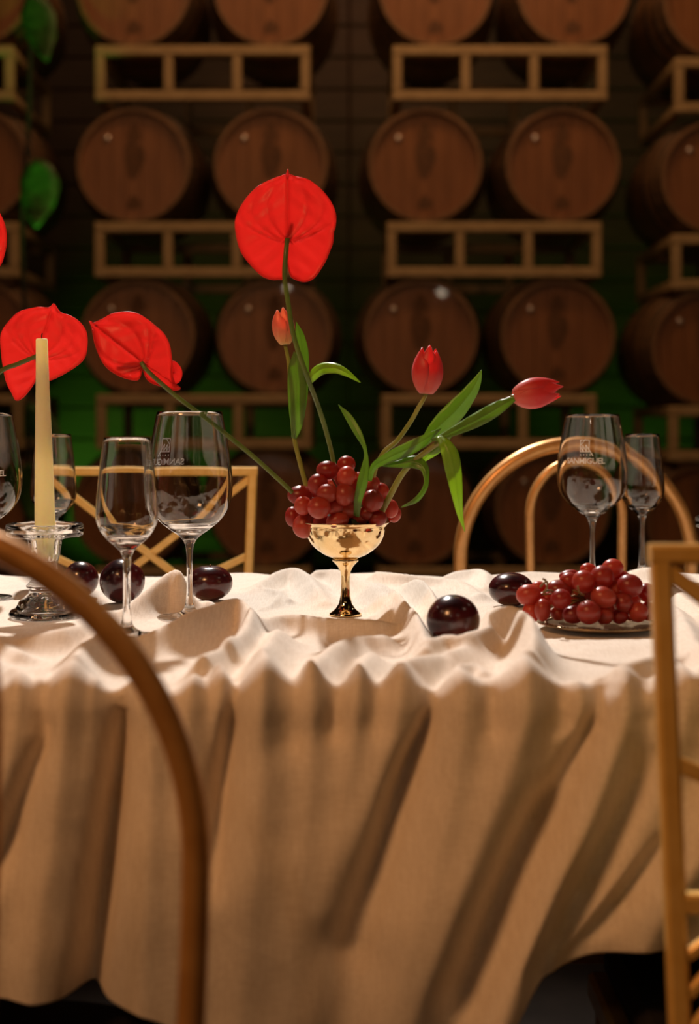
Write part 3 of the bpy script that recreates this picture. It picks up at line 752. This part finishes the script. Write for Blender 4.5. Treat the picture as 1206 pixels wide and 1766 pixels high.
v, f = tube([ct - np.array([0, 0, .002]), ct + np.array([0, 0, .003]), ct + np.array([.0006, 0, .006])], .0007, 6); mk('wick', v, f, M['wick'], cd)

# ------------------------------------------------------------------ goblet
def goblet(px, d, label):
    c = np.array([(px-603)*d/F, d, TZ + 0.001]); t = thing('goblet', label, 'goblet', c, 'polished brass goblets holding flowers'); s = 1582.0
    o = [(28, 1.0), (27.6, 3), (24, 5), (17, 11), (11.5, 20), (8.6, 33), (7.6, 50), (7.6, 66), (9.0, 75), (13.5, 84), (19, 90), (22, 92.5), (22.6, 94), (22.6, 96.5), (21, 98)]
    v, f = revolve([(0, 0), (28/s, 0)] + [(r/s, z/s) for r, z in o] + [(0, 98/s)], c, 64); mk('stem_and_foot', v, f, M['gold_metal'], t)
    b_ = catmull([(20, 98), (34, 103), (48, 112), (58.5, 122), (66, 135), (70, 148), (71.5, 155), (77.8, 160.5)], 4)
    out = [(p[0]/s, p[1]/s) for p in b_]; inn = [((p[0]-1.6)/s, (p[1]+1.0)/s) for p in b_[::-1]]
    v, f = revolve([(0, 97.2/s)] + out + inn + [(0, 99.5/s)], c, 72); mk('bowl', v, f, M['gold_metal'], t)
    return c
gc = goblet(596, 1.588, 'polished brass goblet full of red grapes, tulips and a red anthurium')
gc2 = goblet(-165, 1.60, 'polished brass goblet beyond the left edge holding two red anthuriums')
for c_, lb in ((gc, 'dark floral foam block inside the goblet of grapes'), (gc2, 'dark floral foam block inside the goblet beyond the left edge')):
    v, f = revolve([(0, .0650), (.014, .0655), (.026, .072), (.032, .084), (.036, .098), (.034, .106), (.022, .109), (0, .110)], c_, 24)
    o = mk('floral_foam', v, f, M['foam']); tag(o, lb, 'floral foam')

# ------------------------------------------------------------------ grapes
def bunch(label, loc, grapes, hub, stalks=True):
    t = thing('grape_bunch', label, 'grapes', loc)
    base_v, base_f = ellipsoid((0, 0, 0), (1, 1, 1), 22, 14)
    me = bpy.data.meshes.new('grape'); me.from_pydata(base_v.tolist(), [], base_f); me.materials.append(M['grape'])
    me.polygons.foreach_set('use_smooth', [True]*len(me.polygons)); me.update()
    for (px, py, rx, ry, d, *tl) in grapes:
        o = bpy.data.objects.new('grape', me); COL.objects.link(o); o.parent = t
        p = P(px, py, d); o.location = tuple(p - np.array(t.location)); a, b_ = 1.12*rx*d/F, 1.10*ry*d/F
        o.scale = (a, (a+b_)/2*1.02, b_); o.rotation_euler = (random.uniform(-.3, .3), random.uniform(-.25, .25), random.uniform(-1, 1)*0.2)
        if stalks:
            h = np.array(hub); q = p + (h - p)*0.25; e = p + (h - p)*min(1, 0.85)
            v, f = tube([p + (h-p)*(0.012/ (np.linalg.norm(h-p)+1e-6)) * 0.8, (p+h)/2 + np.array([0, 0, .003]), e], .0009, 5); mk('stalk', v, f, M['stalk'], t)
    return t
G = []
def gd(px, py, front=0.0):
    dx = (px-596)/F*1.588; dz = (py-872)/F*1.588; q = 0.050**2 - dx*dx - dz*dz*1.1
    return 1.588 - math.sqrt(max(q, 0.0))*0.95 - front
for (px, py, rx, ry, k) in [(518,853.5,20,15,0),(505,891,12,16,-.006),(523,872,14,15,.004),(525,907.5,18.5,19,.006),(550.5,875.5,18,17.5,.010),(565.5,811,18,15,0),(548.5,835.5,16,17,0),
    (597.5,801,14.5,14,-.008),(597.5,822,14.5,17,.008),(565.5,850.5,17,15,.004),(595,853,16,18,.0),(582.5,898,18,13,-.006),(643,863.5,17,17.5,0),(640,834,14,14,-.012),(656,847.5,14,14,-.016),
    (673,877,13,15,0),(680,887,11,13,-.008),(651,894,15,13,-.002),(617,830,14,15,-.022),(600,879,16,14,-.018),(620,893,15,13,-.02),(634,885,13,12,-.012),(555,899,14,11,-.01),(578,874,14,14,-.012)]:
    G.append((px, py, rx, ry, gd(px, py, k)))
for (px, py, d) in [(540,860,1.61),(575,840,1.625),(620,850,1.63),(650,870,1.615),(600,880,1.64),(560,890,1.63),(630,895,1.63),(590,825,1.60),(535,885,1.60)]: G.append((px, py, 15, 15, d))
bunch('red grapes piled over the rim of the brass goblet', P(596, 880, 1.588), G, P(598, 880, 1.60))
G = []
for (px, py, rx, ry, k) in [(912,1026,19.5,17,0),(917,1056,14,16,.01),(936,1052,13,18,-.012),(968,1033,16,16,-.018),(966,1016,20,14,.01),(929,1012,12,9,.01),(982,1002,15,14,.012),(982,992,16,9,.03),
    (1007,1003,18,18,-.008),(1015,983,13,11,.018),(1039,994.5,18,18,-.004),(1057,980,17,15,.012),(1041,1030,20,17,-.020),(1016,1056,19,19,-.030),(1043,1062,14,14,-.018),(1075,1040,15,16,-.012),
    (1087,1010,20,18,-.008),(1072,997,15,12,.016),(1101,1056,15,16,-.012),(1115,1022,14,15,.004),(1118,1054,12,15,.006),(989,1060,17,14,-.014),(1018,1023,12,11,0),(1061,1016,13,13,0),(1069,1063,13,12,-.012),(963,1058,12,11,0),
    (990,1030,14,14,.012),(1060,1042,14,14,.012),(1090,1034,14,14,.02),(1030,1010,15,15,.025),(1000,1045,14,14,.01),(945,1035,14,14,.012),(1040,1050,14,14,.025),(1090,1058,13,13,.02),(970,1050,13,13,.025)]:
    z = 0.775 + (1062 - py)/86*0.036; d = (CH - z)*F/(py - HOR)
    d = 1.475 + k*1.3; G.append((px, py, rx, ry, d))
G2 = []
for (px, py, rx, ry, d) in G:   # nothing sinks below the plate
    z = CH - (py-HOR)*d/F
    lim = TZ + 0.009 + ry*d/F
    if z < lim: d = max(1.395, (CH - lim)*F/(py-HOR))
    G2.append((px, py, rx, ry, d))
bt = bunch('bunch of red grapes heaped on the small bronze plate', P(1030, 1060, 1.48), G2, P(1015, 1030, 1.482))
for pts in ([(932,1012,1.452),(938,1006,1.448),(944,1004,1.447),(943,1015,1.447),(937,1022,1.45)], [(944,1004,1.447),(940,1000,1.446),(936,998,1.446)], [(937,1022,1.45),(948,1018,1.45),(955,1020,1.455)], [(997,1010,1.447),(998,1018,1.447),(1002,1024,1.45),(1008,1026,1.452)]):
    v, f = tube(catmull([P(*p) for p in pts], 4), .0011, 6); mk('stalk', v, f, M['stalk'], bt)
# plate
pc = np.array([(1038-603)*1.48/F, 1.48, TZ + 0.001]); pt = thing('plate', 'small embossed bronze plate under the bunch of red grapes', 'plate', pc)
emb = lambda a, z: 1 + 0.0
prof = [(0, 0), (.036, 0), (.046, .0012), (.060, .0045), (.0655, .0062), (.0662, .0072), (.0655, .0078), (.060, .0065), (.046, .0032), (.036, .002), (0, .002)]
v, f = revolve(prof, pc, 72); mk('plate_body', v, f, M['plate'], pt)
mb = MB()
for k in range(72):
    a = 2*math.pi*k/72
    for rr, zz, s_ in ((.0565, .0062, .0017), (.0605, .0072, .0014)):
        a2 = a + (0.04 if rr > .058 else 0); mb.add(*ellipsoid((pc[0]+rr*math.cos(a2), pc[1]+rr*math.sin(a2), pc[2]+zz), (s_, s_, .0010), 6, 4))
o = mk('embossed_beading', mb.v, mb.f, M['plate'], pt); o['kind'] = 'stuff'

# ------------------------------------------------------------------ plums
def plum(px, py, d, rx, rz, label, crease=0.4, tilt=(0, 0)):
    a, b_ = rx*d/F, rz*d/F; c = P(px, py, d)
    c[2] = max(c[2], TZ + b_ + 0.0005)
    t = thing('plum', label, 'plum', (c[0], c[1], c[2] - b_), 'plums lying on the tablecloth')
    v = []; f = []; n, m = 40, 24
    for i in range(m+1):
        th = math.pi*i/m
        for k in range(n):
            g = 2*math.pi*k/n
            r_ = math.sin(th); z = math.cos(th)
            dm = 1 - 0.13*math.exp(-(th/0.28)**2)          # dimple at the stalk end
            cr = 1 - 0.025*math.exp(-((((g - crease + math.pi) % (2*math.pi)) - math.pi)/0.16)**2)*math.sin(th)
            v.append((r_*math.cos(g)*cr, r_*math.sin(g)*cr, z*dm*cr))
    for i in range(m):
        for k in range(n): k2 = (k+1) % n; f.append((i*n+k, i*n+k2, (i+1)*n+k2, (i+1)*n+k)[::-1])
    v = np.array(v); Rm = np.array(Matrix.Rotation(tilt[0], 3, 'X') @ Matrix.Rotation(tilt[1], 3, 'Y'))
    v = (v @ Rm.T) * np.array([a, a, b_]) + c
    mk('plum_body', v, f, M['plum'], t)
    top = (np.array([0, 0, 0.86]) @ Rm.T)*np.array([a, a, b_]) + c; tip = (np.array([0.03, 0, 1.02]) @ Rm.T)*np.array([a, a, b_]) + c
    vv, ff = tube([top, tip], [.0011, .0007], 6); mk('stalk', vv, ff, M['stalk'], t)
plum(782, 1073, 1.37, 46, 44, 'dark round plum nestled in the folds between goblet and grape plate', 1.2, (R(-35), 0))
plum(882, 1016, 1.67, 39, 29, 'dark oval plum just left of the grape plate, behind a fold', -1.4, (R(-40), R(10)))
plum(362, 1007, 1.72, 39.5, 31, 'flat-topped dark red plum directly behind the large front wine glass', 0.8)
plum(211, 1003, 1.70, 39, 38, 'dark red plum behind the stem of the front flute glass', 2.5, (R(-10), R(30)))
plum(139, 1000, 1.755, 31, 31, 'smallest dark plum, right of the candle holder and behind the bent chair frame', -2.2, (R(-50), R(-20)))

# ------------------------------------------------------------------ flowers
def ribbon(name, pts, root, mat, fold=0.25, tilt=0.35, n=7, flip=1):
    """leaf: pts (px, py, half width px, d)"""
    C = catmull([(*P(p[0], p[1], p[3]), p[2]*p[3]/F) for p in pts], n); v = []; f = []
    m = len(C)
    for i, c in enumerate(C):
        t = C[min(i+1, m-1)][:3] - C[max(i-1, 0)][:3]; t = t/np.linalg.norm(t)
        s = np.cross(t, [0, 1, 0]); s /= (np.linalg.norm(s)+1e-9); y = np.cross(s, t)
        w_ = max(c[3], 0.0003)
        for k in (-1, -.66, -.33, -.08, 0, .08, .33, .66, 1):
            wave = 0.05*w_*math.sin(i*0.8 + k*3)
            v.append(c[:3] + s*w_*k + y*(tilt*w_*k*flip + fold*w_*(abs(k)) + wave*abs(k) + (-0.06*w_ if k == 0 else 0)))
    nn = 9
    for i in range(m-1):
        for k in range(nn-1): f.append((i*nn+k, i*nn+k+1, (i+1)*nn+k+1, (i+1)*nn+k))
    o = mk(name, v, f, mat, root); s = o.modifiers.new('thickness', 'SOLIDIFY'); s.thickness = 0.0006; s.offset = 0
    return o
def stem(pts, root, r, mat, n=10):
    C = catmull([P(*p) for p in pts], 6); rr = [r[0] + (r[1]-r[0])*i/(len(C)-1) for i in range(len(C))]
    v, f = tube(C, rr, n); return mk('stem', v, f, mat, root)
def tulip_bloom(base, tip, width, root, mat, open_=0.0, spin=0.0, pointy=0.3, yoff=0.0):
    """six petals, three inner and three outer, on an egg-shaped cup from base to tip"""
    base = np.array(base); tip = np.array(tip); ax = tip - base; H = np.linalg.norm(ax); ax = ax/H
    u = np.cross(ax, [0, 1, 0]); u /= np.linalg.norm(u); w_ = np.cross(ax, u)
    for ring in (1, 0):
        for k in range(3):
            a0 = spin + k*2*math.pi/3 + (math.pi/3 if ring else 0)
            v = []; f = []; al = []; nu, nv = 13, 16
            rs = 0.90 if ring else 1.0; hs = (1.0 if ring else 0.95) * (1 - 0.05*((k*7 + ring*3) % 3))
            for i in range(nv+1):
                t = i/nv
                rad = (math.sin(math.pi*min(1, (0.07 + 0.80*t)))**0.62) * (1 - 0.20*t + open_*t*t)
                wid = 1.14*math.sin(math.pi*min(0.995, 0.10 + 0.81*t))**0.45
                if t > 0.8: wid *= 1 - pointy*((t-0.8)/0.2)**2
                for j in range(nu):
                    q = j/(nu-1)*2 - 1
                    a = a0 + q*wid*0.98; rr = width*rs*rad*(1 + 0.035*(1-abs(q)) - 0.05*q*q*t + 0.012*math.sin(9*q))
                    hh = H*hs*(t - 0.17*q*q*t**4) + H*0.012*math.cos(q*1.57)*t**6
                    v.append(base + ax*hh + u*rr*math.cos(a) + w_*rr*math.sin(a)); al.append(t)
            for i in range(nv):
                for j in range(nu-1): f.append((i*nu+j, i*nu+j+1, (i+1)*nu+j+1, (i+1)*nu+j))
            o = mk('petal', v, f, mat, root); at = o.data.attributes.new('along', 'FLOAT', 'POINT'); at.data.foreach_set('value', al)
            s = o.modifiers.new('thickness', 'SOLIDIFY'); s.thickness = 0.0005; s.offset = 0
    v, f = ellipsoid(base + ax*H*0.03, (width*0.28, width*0.28, H*0.05), 12, 8); mk('receptacle', v, f, M['stem'], root)
sA = P(615, 905, 1.588)
# tulip 1: upright red
t1 = thing('tulip', 'upright red tulip bloom right of the goblet on a curved stem', 'tulip', P(622, 900, 1.575))
tulip_bloom(P(735, 679, 1.55), P(741, 597, 1.55), 29*1.55/F, t1, M['petal_red'], 0.04, 0.5, 0.22)
stem([(735,680,1.55),(730,690,1.55),(722,703,1.55),(708.6,727,1.555),(685,760,1.56),(664,778,1.56),(650,802,1.565),(642,830,1.565),(632,870,1.572),(624,900,1.575)], t1, (.0022, .0030), M['stem'])
ribbon('leaf', [(638,830,3,1.555),(645,805,6,1.55),(672,789,10,1.54),(705,774,12,1.535),(735,757,8.5,1.535),(761,739,.5,1.54)], t1, M['leaf'], flip=-1)
ribbon('leaf', [(660,803,2,1.552),(690,800,7,1.545),(715,797,11,1.54),(731,806,8,1.535),(735.5,824,4.5,1.53),(733,842,4.2,1.525),(718,862,4.5,1.52),(692,875,.5,1.52)], t1, M['leaf'], flip=1)
# tulip 2: leaning right
t2 = thing('tulip', 'red tulip leaning far right with its bloom pointing sideways', 'tulip', P(655, 895, 1.575))
tulip_bloom(P(886, 684, 1.50), P(970, 671, 1.50), 29.5*1.50/F, t2, M['petal_red'], -0.06, 0.15, 0.6)
stem([(887,685,1.50),(870,692,1.502),(830,718,1.51),(783,745,1.525),(753,766,1.535),(712,797,1.545),(691,822,1.552),(673,855,1.56),(658,884,1.568),(652,898,1.573)], t2, (.0022, .0036), M['stem'])
ribbon('leaf', [(745,760,2,1.53),(765,752,5,1.525),(795,738,9.5,1.515),(825,723,12,1.505),(850,709,12,1.495),(870,697,9,1.49),(887,688,4,1.492)], t2, M['leaf'], flip=1, tilt=.5)
ribbon('leaf', [(728,770,4,1.545),(738,756,9,1.55),(757,735,15,1.55),(783,711,18,1.55),(806,684,14,1.55),(821,661,9,1.55),(831,638,.5,1.55)], t2, M['leaf'], flip=-1, tilt=.3)
ribbon('leaf', [(758,752,5,1.525),(768,765,11,1.515),(777,785,15,1.51),(783,815,14,1.51),(789,855,9.5,1.51),(794,888,5,1.515),(802,917,.5,1.52)], t2, M['leaf_pale'], flip=1, tilt=.4)
ribbon('leaf', [(778,752,2,1.53),(760,769,8,1.535),(742,783,8,1.54),(728,797,2,1.545)], t2, M['leaf_pale'])
# tulip 3: peach, behind the tall stem
t3 = thing('tulip', 'small closed peach-pink tulip behind the tall anthurium stem', 'tulip', P(535, 885, 1.60))
tulip_bloom(P(492, 594, 1.625), P(485, 532, 1.625), 20.5*1.625/F, t3, M['petal_peach'], 0.12, 0.9, 0.2)
stem([(492,596,1.625),(497,620,1.625),(501,660,1.622),(503,700,1.62),(507,752,1.615),(518,800,1.61),(530,845,1.605),(538,885,1.60)], t3, (.0020, .0030), M['stem'])
ribbon('leaf', [(507,756,4.5,1.61),(511,735,10,1.605),(512.5,705,14.5,1.60),(512.5,660,16.5,1.60),(510,630,12,1.60),(507.5,606,.5,1.60)], t3, M['leaf'], tilt=.25)
ribbon('leaf', [(521,720,4,1.612),(522,685,8,1.614),(523,645,9.5,1.615),(521,610,11,1.615),(517,580,8,1.612),(511,555,.5,1.61)], t3, M['leaf'], flip=-1, tilt=.3)
ribbon('leaf', [(530,664,4,1.60),(538,650,8.5,1.59),(554,637,10,1.58),(576,635,9,1.57),(597,643,6,1.565),(622,660,.5,1.565)], t3, M['leaf_pale'], tilt=.5)
# loose leaf rising from the middle
t4 = thing('tulip_leaf', 'single twisted green leaf rising from the middle of the grapes', 'leaf', P(615, 893, 1.545))
ribbon('blade', [(615,891,5,1.545),(618,862,7,1.53),(626,830,9,1.525),(631,800,5.5,1.525),(631.5,784,3,1.525),(628,768,3.5,1.525),(617,745,6.5,1.53),(601,719,6,1.54),(584,698,.5,1.55)], t4, M['leaf'], tilt=.4)

def spathe(outline, att, d, root, cup=0.10, tilt=(0, 0), seed=0, spadix=None, edge_curl=0.05, part='spathe'):
    """heart-shaped spathe seen from behind; outline and attachment as seen; cup bows it in depth"""
    O = [np.array(p, float) for p in outline]; a = np.array(att, float)
    O2 = []
    m = len(O)
    for i in range(m):
        p0, p1, p2, p3 = O[i-1], O[i], O[(i+1) % m], O[(i+2) % m]
        for k in range(4):
            t = k/4; O2.append(0.5*((2*p1)+(-p0+p2)*t+(2*p0-5*p1+4*p2-p3)*t*t+(-p0+3*p1-3*p2+p3)*t**3))
    O2 = np.array(O2); nr = 22; n = len(O2); v = [P(a[0], a[1], d)]; f = []
    tipi = 0; tipv = O2[0] - a; ta = math.atan2(tipv[1], tipv[0]); s_px = d/F
    size = max(np.linalg.norm(O2 - a, axis=1))
    for r_ in range(1, nr+1):
        t = r_/nr
        for k in range(n):
            q = a + (O2[k]-a)*t; dd = q - a; L = np.linalg.norm(dd)/size; g = math.atan2(dd[1], dd[0]) - ta
            g = (g + math.pi) % (2*math.pi) - math.pi
            depth = cup*(L**2) * size*s_px * 1.0
            # main veins run from the attachment towards the tip in bows; ridges towards the viewer
            lat = L*math.sin(g); lon = L*math.cos(g)
            vein = 0.0
            vein += 0.030*math.exp(-(lat/0.030)**2) * (1 if lon > 0 else 0)
            for c0 in (0.34, 0.62, 0.86):
                bow = c0*math.sin(math.pi*min(1, max(0, (lon+0.06*c0*8*0.2)/0.98)))**0.75 if lon > -0.08 else 9
                vein += 0.026*math.exp(-((abs(lat)-bow*0.85)/0.030)**2)
            # side veins between them
            vein += 0.010*math.sin(26*lon + 18*abs(lat) + seed)*min(1, L*1.6)*(0.4 + 0.6*math.sin(5*lat+seed)**2)*(1-t**8)
            quil = 0.012*math.cos(7*g + seed)*L
            e = edge_curl*max(0, (t-0.86)/0.14)**2
            y = depth - (vein*1.25 + quil*1.3)*size*s_px - e*size*s_px + (dd[0]*tilt[0] + dd[1]*tilt[1])*s_px
            dpt = d + y
            v.append(P(q[0], q[1], dpt))
    for k in range(n): f.append((0, 1+k, 1+(k+1) % n))
    for r_ in range(nr-1):
        for k in range(n):
            k2 = (k+1) % n; b0 = 1 + r_*n; b1 = b0 + n; f.append((b0+k, b1+k, b1+k2, b0+k2))
    o = mk(part, v, f, M['spathe'], root); s = o.modifiers.new('thickness', 'SOLIDIFY'); s.thickness = 0.0009; s.offset = 1
    if spadix is not None:
        p0 = P(a[0], a[1], d+0.004); p1 = P(spadix[0], spadix[1], d + 0.030)
        vv, ff = tube([p0, p0+(p1-p0)*.1, p0+(p1-p0)*.5, p0+(p1-p0)*.9, p1], [.002, .0034, .0032, .0024, .001], 10); mk('spadix', vv, ff, M['spadix'], root)
    return o
big = [(496.4,292),(499.5,301),(515,304.5),(535,311),(555,328),(572,350.5),(579.6,373),(578,393),(575.5,399),(574,418),(567,437),(560.4,452),(546,474.5),(536,483),(524,486),(512,482.5),(503,477),(498.5,462),(495,418),(491,440),(489.5,478),(480,481.5),(467,481.6),(450.5,474.5),(431,455),(415,432),(407,401),(407,376),(422,346),(447.7,319.5),(473,307),(488,302),(494,300)]
an1 = thing('anthurium', 'large upright red heart-shaped anthurium, tallest flower above the goblet', 'anthurium', P(585, 880, 1.56))
spathe(big, (495.6, 410), 1.53, an1, 0.16, (0.05, 0.10), 0.3, (497, 350))
stem([(495.6,412,1.527),(493,440,1.52),(491,477,1.52),(498,528,1.525),(508,584,1.53),(532,655,1.54),(549,700,1.565),(565,752,1.585),(576,800,1.60),(590,885,1.605)], an1, (.0026, .0028), M['stem_dark'])
lf = [(93,523),(104,537.5),(121,544.5),(138,556),(149.5,575.5),(149.5,604),(141,623.5),(113,643),(85,656),(72,652),(66,640),(60,658),(42,683),(28,691),(21,680),(11,660),(5,632),(1.5,604),(1.5,575.5),(14,556),(34,537.5),(66,529),(84,531)]
an2 = thing('anthurium', 'wet red anthurium behind the tip of the cream candle', 'anthurium', gc2 + np.array([0.005, 0, .10]))
spathe(lf, (66, 613), 1.66, an2, 0.18, (-0.1, 0.15), 1.9, (80, 570))
stem([(66,613,1.657),(30,628,1.65),(0,641,1.64),(-60,690,1.63),(-120,780,1.61),(-150,850,1.60),(-158,890,1.60)], an2, (.0026, .003), M['stem_dark'])
rt = [(153.6,553.5),(162,557),(180,549),(197,540),(223,538),(245,544.5),(265,560),(282,575.5),(292,595),(296,620.6),(297,645),(302,662),(311,670),(299,673),(282,667),(262,660),(252,650),(246,634),(240,652),(231,655),(208.6,649),(186,635),(172,615),(163.5,589.6),(159,567)]
an3 = thing('anthurium', 'red anthurium leaning left from the goblet, its tip pointing left', 'anthurium', P(530, 880, 1.585))
spathe(rt, (244, 624), 1.54, an3, 0.20, (0.15, -0.05), 3.1, (205, 590))
spathe([(297,622),(307,627),(313.5,640),(312,654),(305,661.5),(298,660),(296,645),(296,632)], (300,642), 1.552, an3, 0.1, (0.15, 0), 1.0, None, part='curled_lobe')
stem([(244,625,1.538),(256,641,1.535),(300,680,1.54),(345,714,1.55),(385,745,1.56),(440,790,1.572),(500,845,1.58),(535,882,1.585)], an3, (.0024, .0026), M['stem_dark'])
ed = [(-40,330),(-22,345),(0,368),(9,392),(11,418),(7,440),(0,458),(-20,480),(-45,488),(-70,480),(-78,440),(-84,480),(-110,480),(-135,455),(-148,420),(-140,380),(-110,350),(-70,338)]
an4 = thing('anthurium', 'red anthurium almost wholly beyond the left edge, only its rim showing', 'anthurium', gc2 + np.array([-0.005, 0, .10]))
spathe(ed, (-76, 435), 1.60, an4, 0.18, (0.05, 0.1), 4.0, (-60, 390))
stem([(-76,437,1.597),(-90,520,1.60),(-120,650,1.60),(-150,800,1.60),(-165,890,1.60)], an4, (.0026, .003), M['stem_dark'])

# ------------------------------------------------------------------ chairs
def arch_chair(label, cx, y, z_spring, Rr, tr, rin, z_in_top, tin, seat_dir, group, legs_flare=0.02):
    """bent hoop back chair; seat_dir +1: seat extends towards +Y"""
    t = thing('hoop_back_chair', label, 'chair', (cx, y, 0), group); mt = M['chair_gold']
    zs = 0.455; sw = Rr*0.90; sd = 0.36
    def hoop(r, zsp, ztop, rb, zb, tr_, name):
        lo = [(r - (r-rb)*(k/8)**1.6, zsp - (zsp-zb)*k/8) for k in range(1, 9)]
        pts = [(cx - x_, y, z_) for x_, z_ in lo[::-1]]
        for k in range(0, 33):
            a = math.pi - math.pi*k/32; pts.append((cx + r*math.cos(a), y, zsp + (ztop-zsp)*math.sin(a)))
        pts += [(cx + x_, y, z_) for x_, z_ in lo]
        v, f = tube(catmull(pts, 2), tr_, 14); mk(name, v, f, mt, t)
    hoop(Rr, z_spring, z_spring + Rr, Rr*0.93, zs, tr, 'outer_hoop')
    hoop(rin, z_in_top - rin*1.15, z_in_top, rin*0.86, zs, tin, 'inner_hoop')
    sy = y + seat_dir*sd/2
    def rr(a, e=2.8): return (abs(math.cos(a))**e + abs(math.sin(a))**e)**(-1/e)
    for (nm_, z0, z1, k_, mat) in (('seat_frame', zs-0.03, zs, 1.0, mt), ('seat_pad', zs, zs+0.035, 0.97, M['seat_black'])):
        v = []; n = 48
        lv = [(z0, .97), (z0+.004, 1), (z1-.010, 1), (z1-.003, .98), (z1, .93)]
        for z, q in lv:
            for k in range(n):
                a = 2*math.pi*k/n; v.append((cx + sw*k_*q*rr(a)*math.cos(a), sy + sd/2*k_*q*rr(a)*math.sin(a), z))
        f = [(i*n+k, i*n+(k+1) % n, (i+1)*n+(k+1) % n, (i+1)*n+k) for i in range(4) for k in range(n)] + [tuple(range(n))[::-1], tuple(4*n+k for k in range(n))]
        mk(nm_, v, f, mat, t)
    for sx in (-1, 1):
        v, f = tube([(cx+sx*Rr*0.93, y, zs), (cx+sx*Rr*0.95, y - seat_dir*0.03, 0.22), (cx+sx*(Rr*0.98), y - seat_dir*0.06, 0.0)], tr, 12); mk('leg', v, f, mt, t)
        v, f = tube([(cx+sx*Rr*0.85, y+seat_dir*(sd-.05), zs-.02), (cx+sx*(Rr*0.9), y+seat_dir*(sd-.03), 0.0)], tr, 12); mk('leg', v, f, mt, t)
    zr = 0.22; a = Rr*0.9
    v, f = tube([(cx-a, y, zr), (cx+a, y, zr), (cx+a, y+seat_dir*(sd-.04), zr), (cx-a, y+seat_dir*(sd-.04), zr)], tr*0.6, 8, closed=True); mk('stretcher', v, f, mt, t)
    return t
arch_chair('gold hoop-back chair across the table, behind the grape plate glasses', (1001-603)*2.3/F, 2.34, CH-(965-733)*2.34/F, .186, .0118, .0745, CH-(797-733)*2.34/F, .0078, -1, 'gold hoop-back chairs')
d0 = 0.85; Rf = 592*d0/F
arch_chair('gold hoop-back chair close to the camera at the left, cut off by the edge', (-254-603)*d0/F, d0, CH-(1480-733)*d0/F, Rf, .0084, 240*d0/F, CH-(935-733)*d0/F, .0062, 1, 'gold hoop-back chairs')

def lattice_chair(label, cx, y, ztop, hw, bar, seat_dir, group, zseat=0.46):
    t = thing('lattice_back_chair', label, 'chair', (cx, y, 0), group); mt = M['chair_gold2']
    bt_ = -0.0
    def bar_(name, pts, w_=bar, dp=bar):
        v, f = sqtube(pts, w_, dp); return mk(name, v, f, mt, t, False)
    # posts narrow a little from the top rail to the seat
    hb = hw*0.90
    bar_('top_rail', [(cx-hw-bar/2, y, ztop-bar*.4), (cx+hw+bar/2, y, ztop-bar*.4)], bar*0.9, bar)
    H = ztop - bar*0.9
    for sx in (-1, 1):
        bar_('post', [(cx+sx*hw, y, ztop-bar*.7), (cx+sx*(hw+hb)/2, y, (ztop+zseat)/2), (cx+sx*hb, y, zseat-0.02)], bar*.95, bar*.95)
        bar_('leg', [(cx+sx*hb, y, zseat-0.02), (cx+sx*(hb+.01), y-seat_dir*.03, 0.2), (cx+sx*(hb+.02), y-seat_dir*.06, 0)], bar*.95, bar*.95)
        bar_('leg', [(cx+sx*hb*0.97, y+seat_dir*.34, zseat-0.02), (cx+sx*hb*1.0, y+seat_dir*.35, 0)], bar*.95, bar*.95)
    zm = ztop - 0.155
    def off(sx, z): return hw - (hw-hb)*(ztop-z)/(ztop-zseat) - bar*0.3
    for i, sx in enumerate((-1, 1)):
        yy = y + (0.0015 if i else -0.0015)
        bar_('lattice_bar', [(cx+sx*off(sx, ztop), yy, H-0.004), (cx - sx*0.118, yy, ztop-0.232)], bar*.75, bar*.5)
        bar_('lattice_bar', [(cx+sx*off(sx, zm), yy, ztop-0.145), (cx+sx*0.005, yy, ztop-0.215)], bar*.75, bar*.45)
    zr = ztop - 0.238
    bar_('cross_rail', [(cx-off(1, zr), y, zr), (cx+off(1, zr), y, zr)], bar*.9, bar*.9)
    z2 = ztop - 0.33
    for i, sx in enumerate((-1, 1)):
        yy = y + (0.0015 if i else -0.0015)
        for k in range(3):
            bar_('lattice_bar', [(cx+sx*(off(1, z2) - k*0.0), yy, zr-0.035-k*0.026), (cx+sx*(off(1, z2)-0.03-0.018*k), yy, zr - 0.012)], bar*.5, bar*.45)
    bar_('cross_rail', [(cx-off(1, z2), y, z2-.012), (cx+off(1, z2), y, z2-.012)], bar*.9, bar*.9)
    v, f = bbox_((cx, y+seat_dir*.175, zseat-.01), (2*hb+bar, .37, .025), .004); mk('seat_frame', v, f, mt, t, False)
    v, f = bbox_((cx, y+seat_dir*.185, zseat+.0175), (2*hb-.01, .33, .03), .009); mk('seat_pad', v, f, M['seat_black'], t, False)
    return t
s23 = F/2.32
lattice_chair('gold lattice-back chair across the table, behind the left glasses', (253-603)/s23, 2.36, CH-(806-733)*2.36/F, 180*2.36/F*0.985, .0155, -1, 'gold lattice-back chairs')
df = 0.97; sf = F/df
lattice_chair('gold lattice-back chair close to the camera at the right edge', (1139-603)/sf + .172, df, CH-(940-733)*df/F, .172, .0146, 1, 'gold lattice-back chairs')
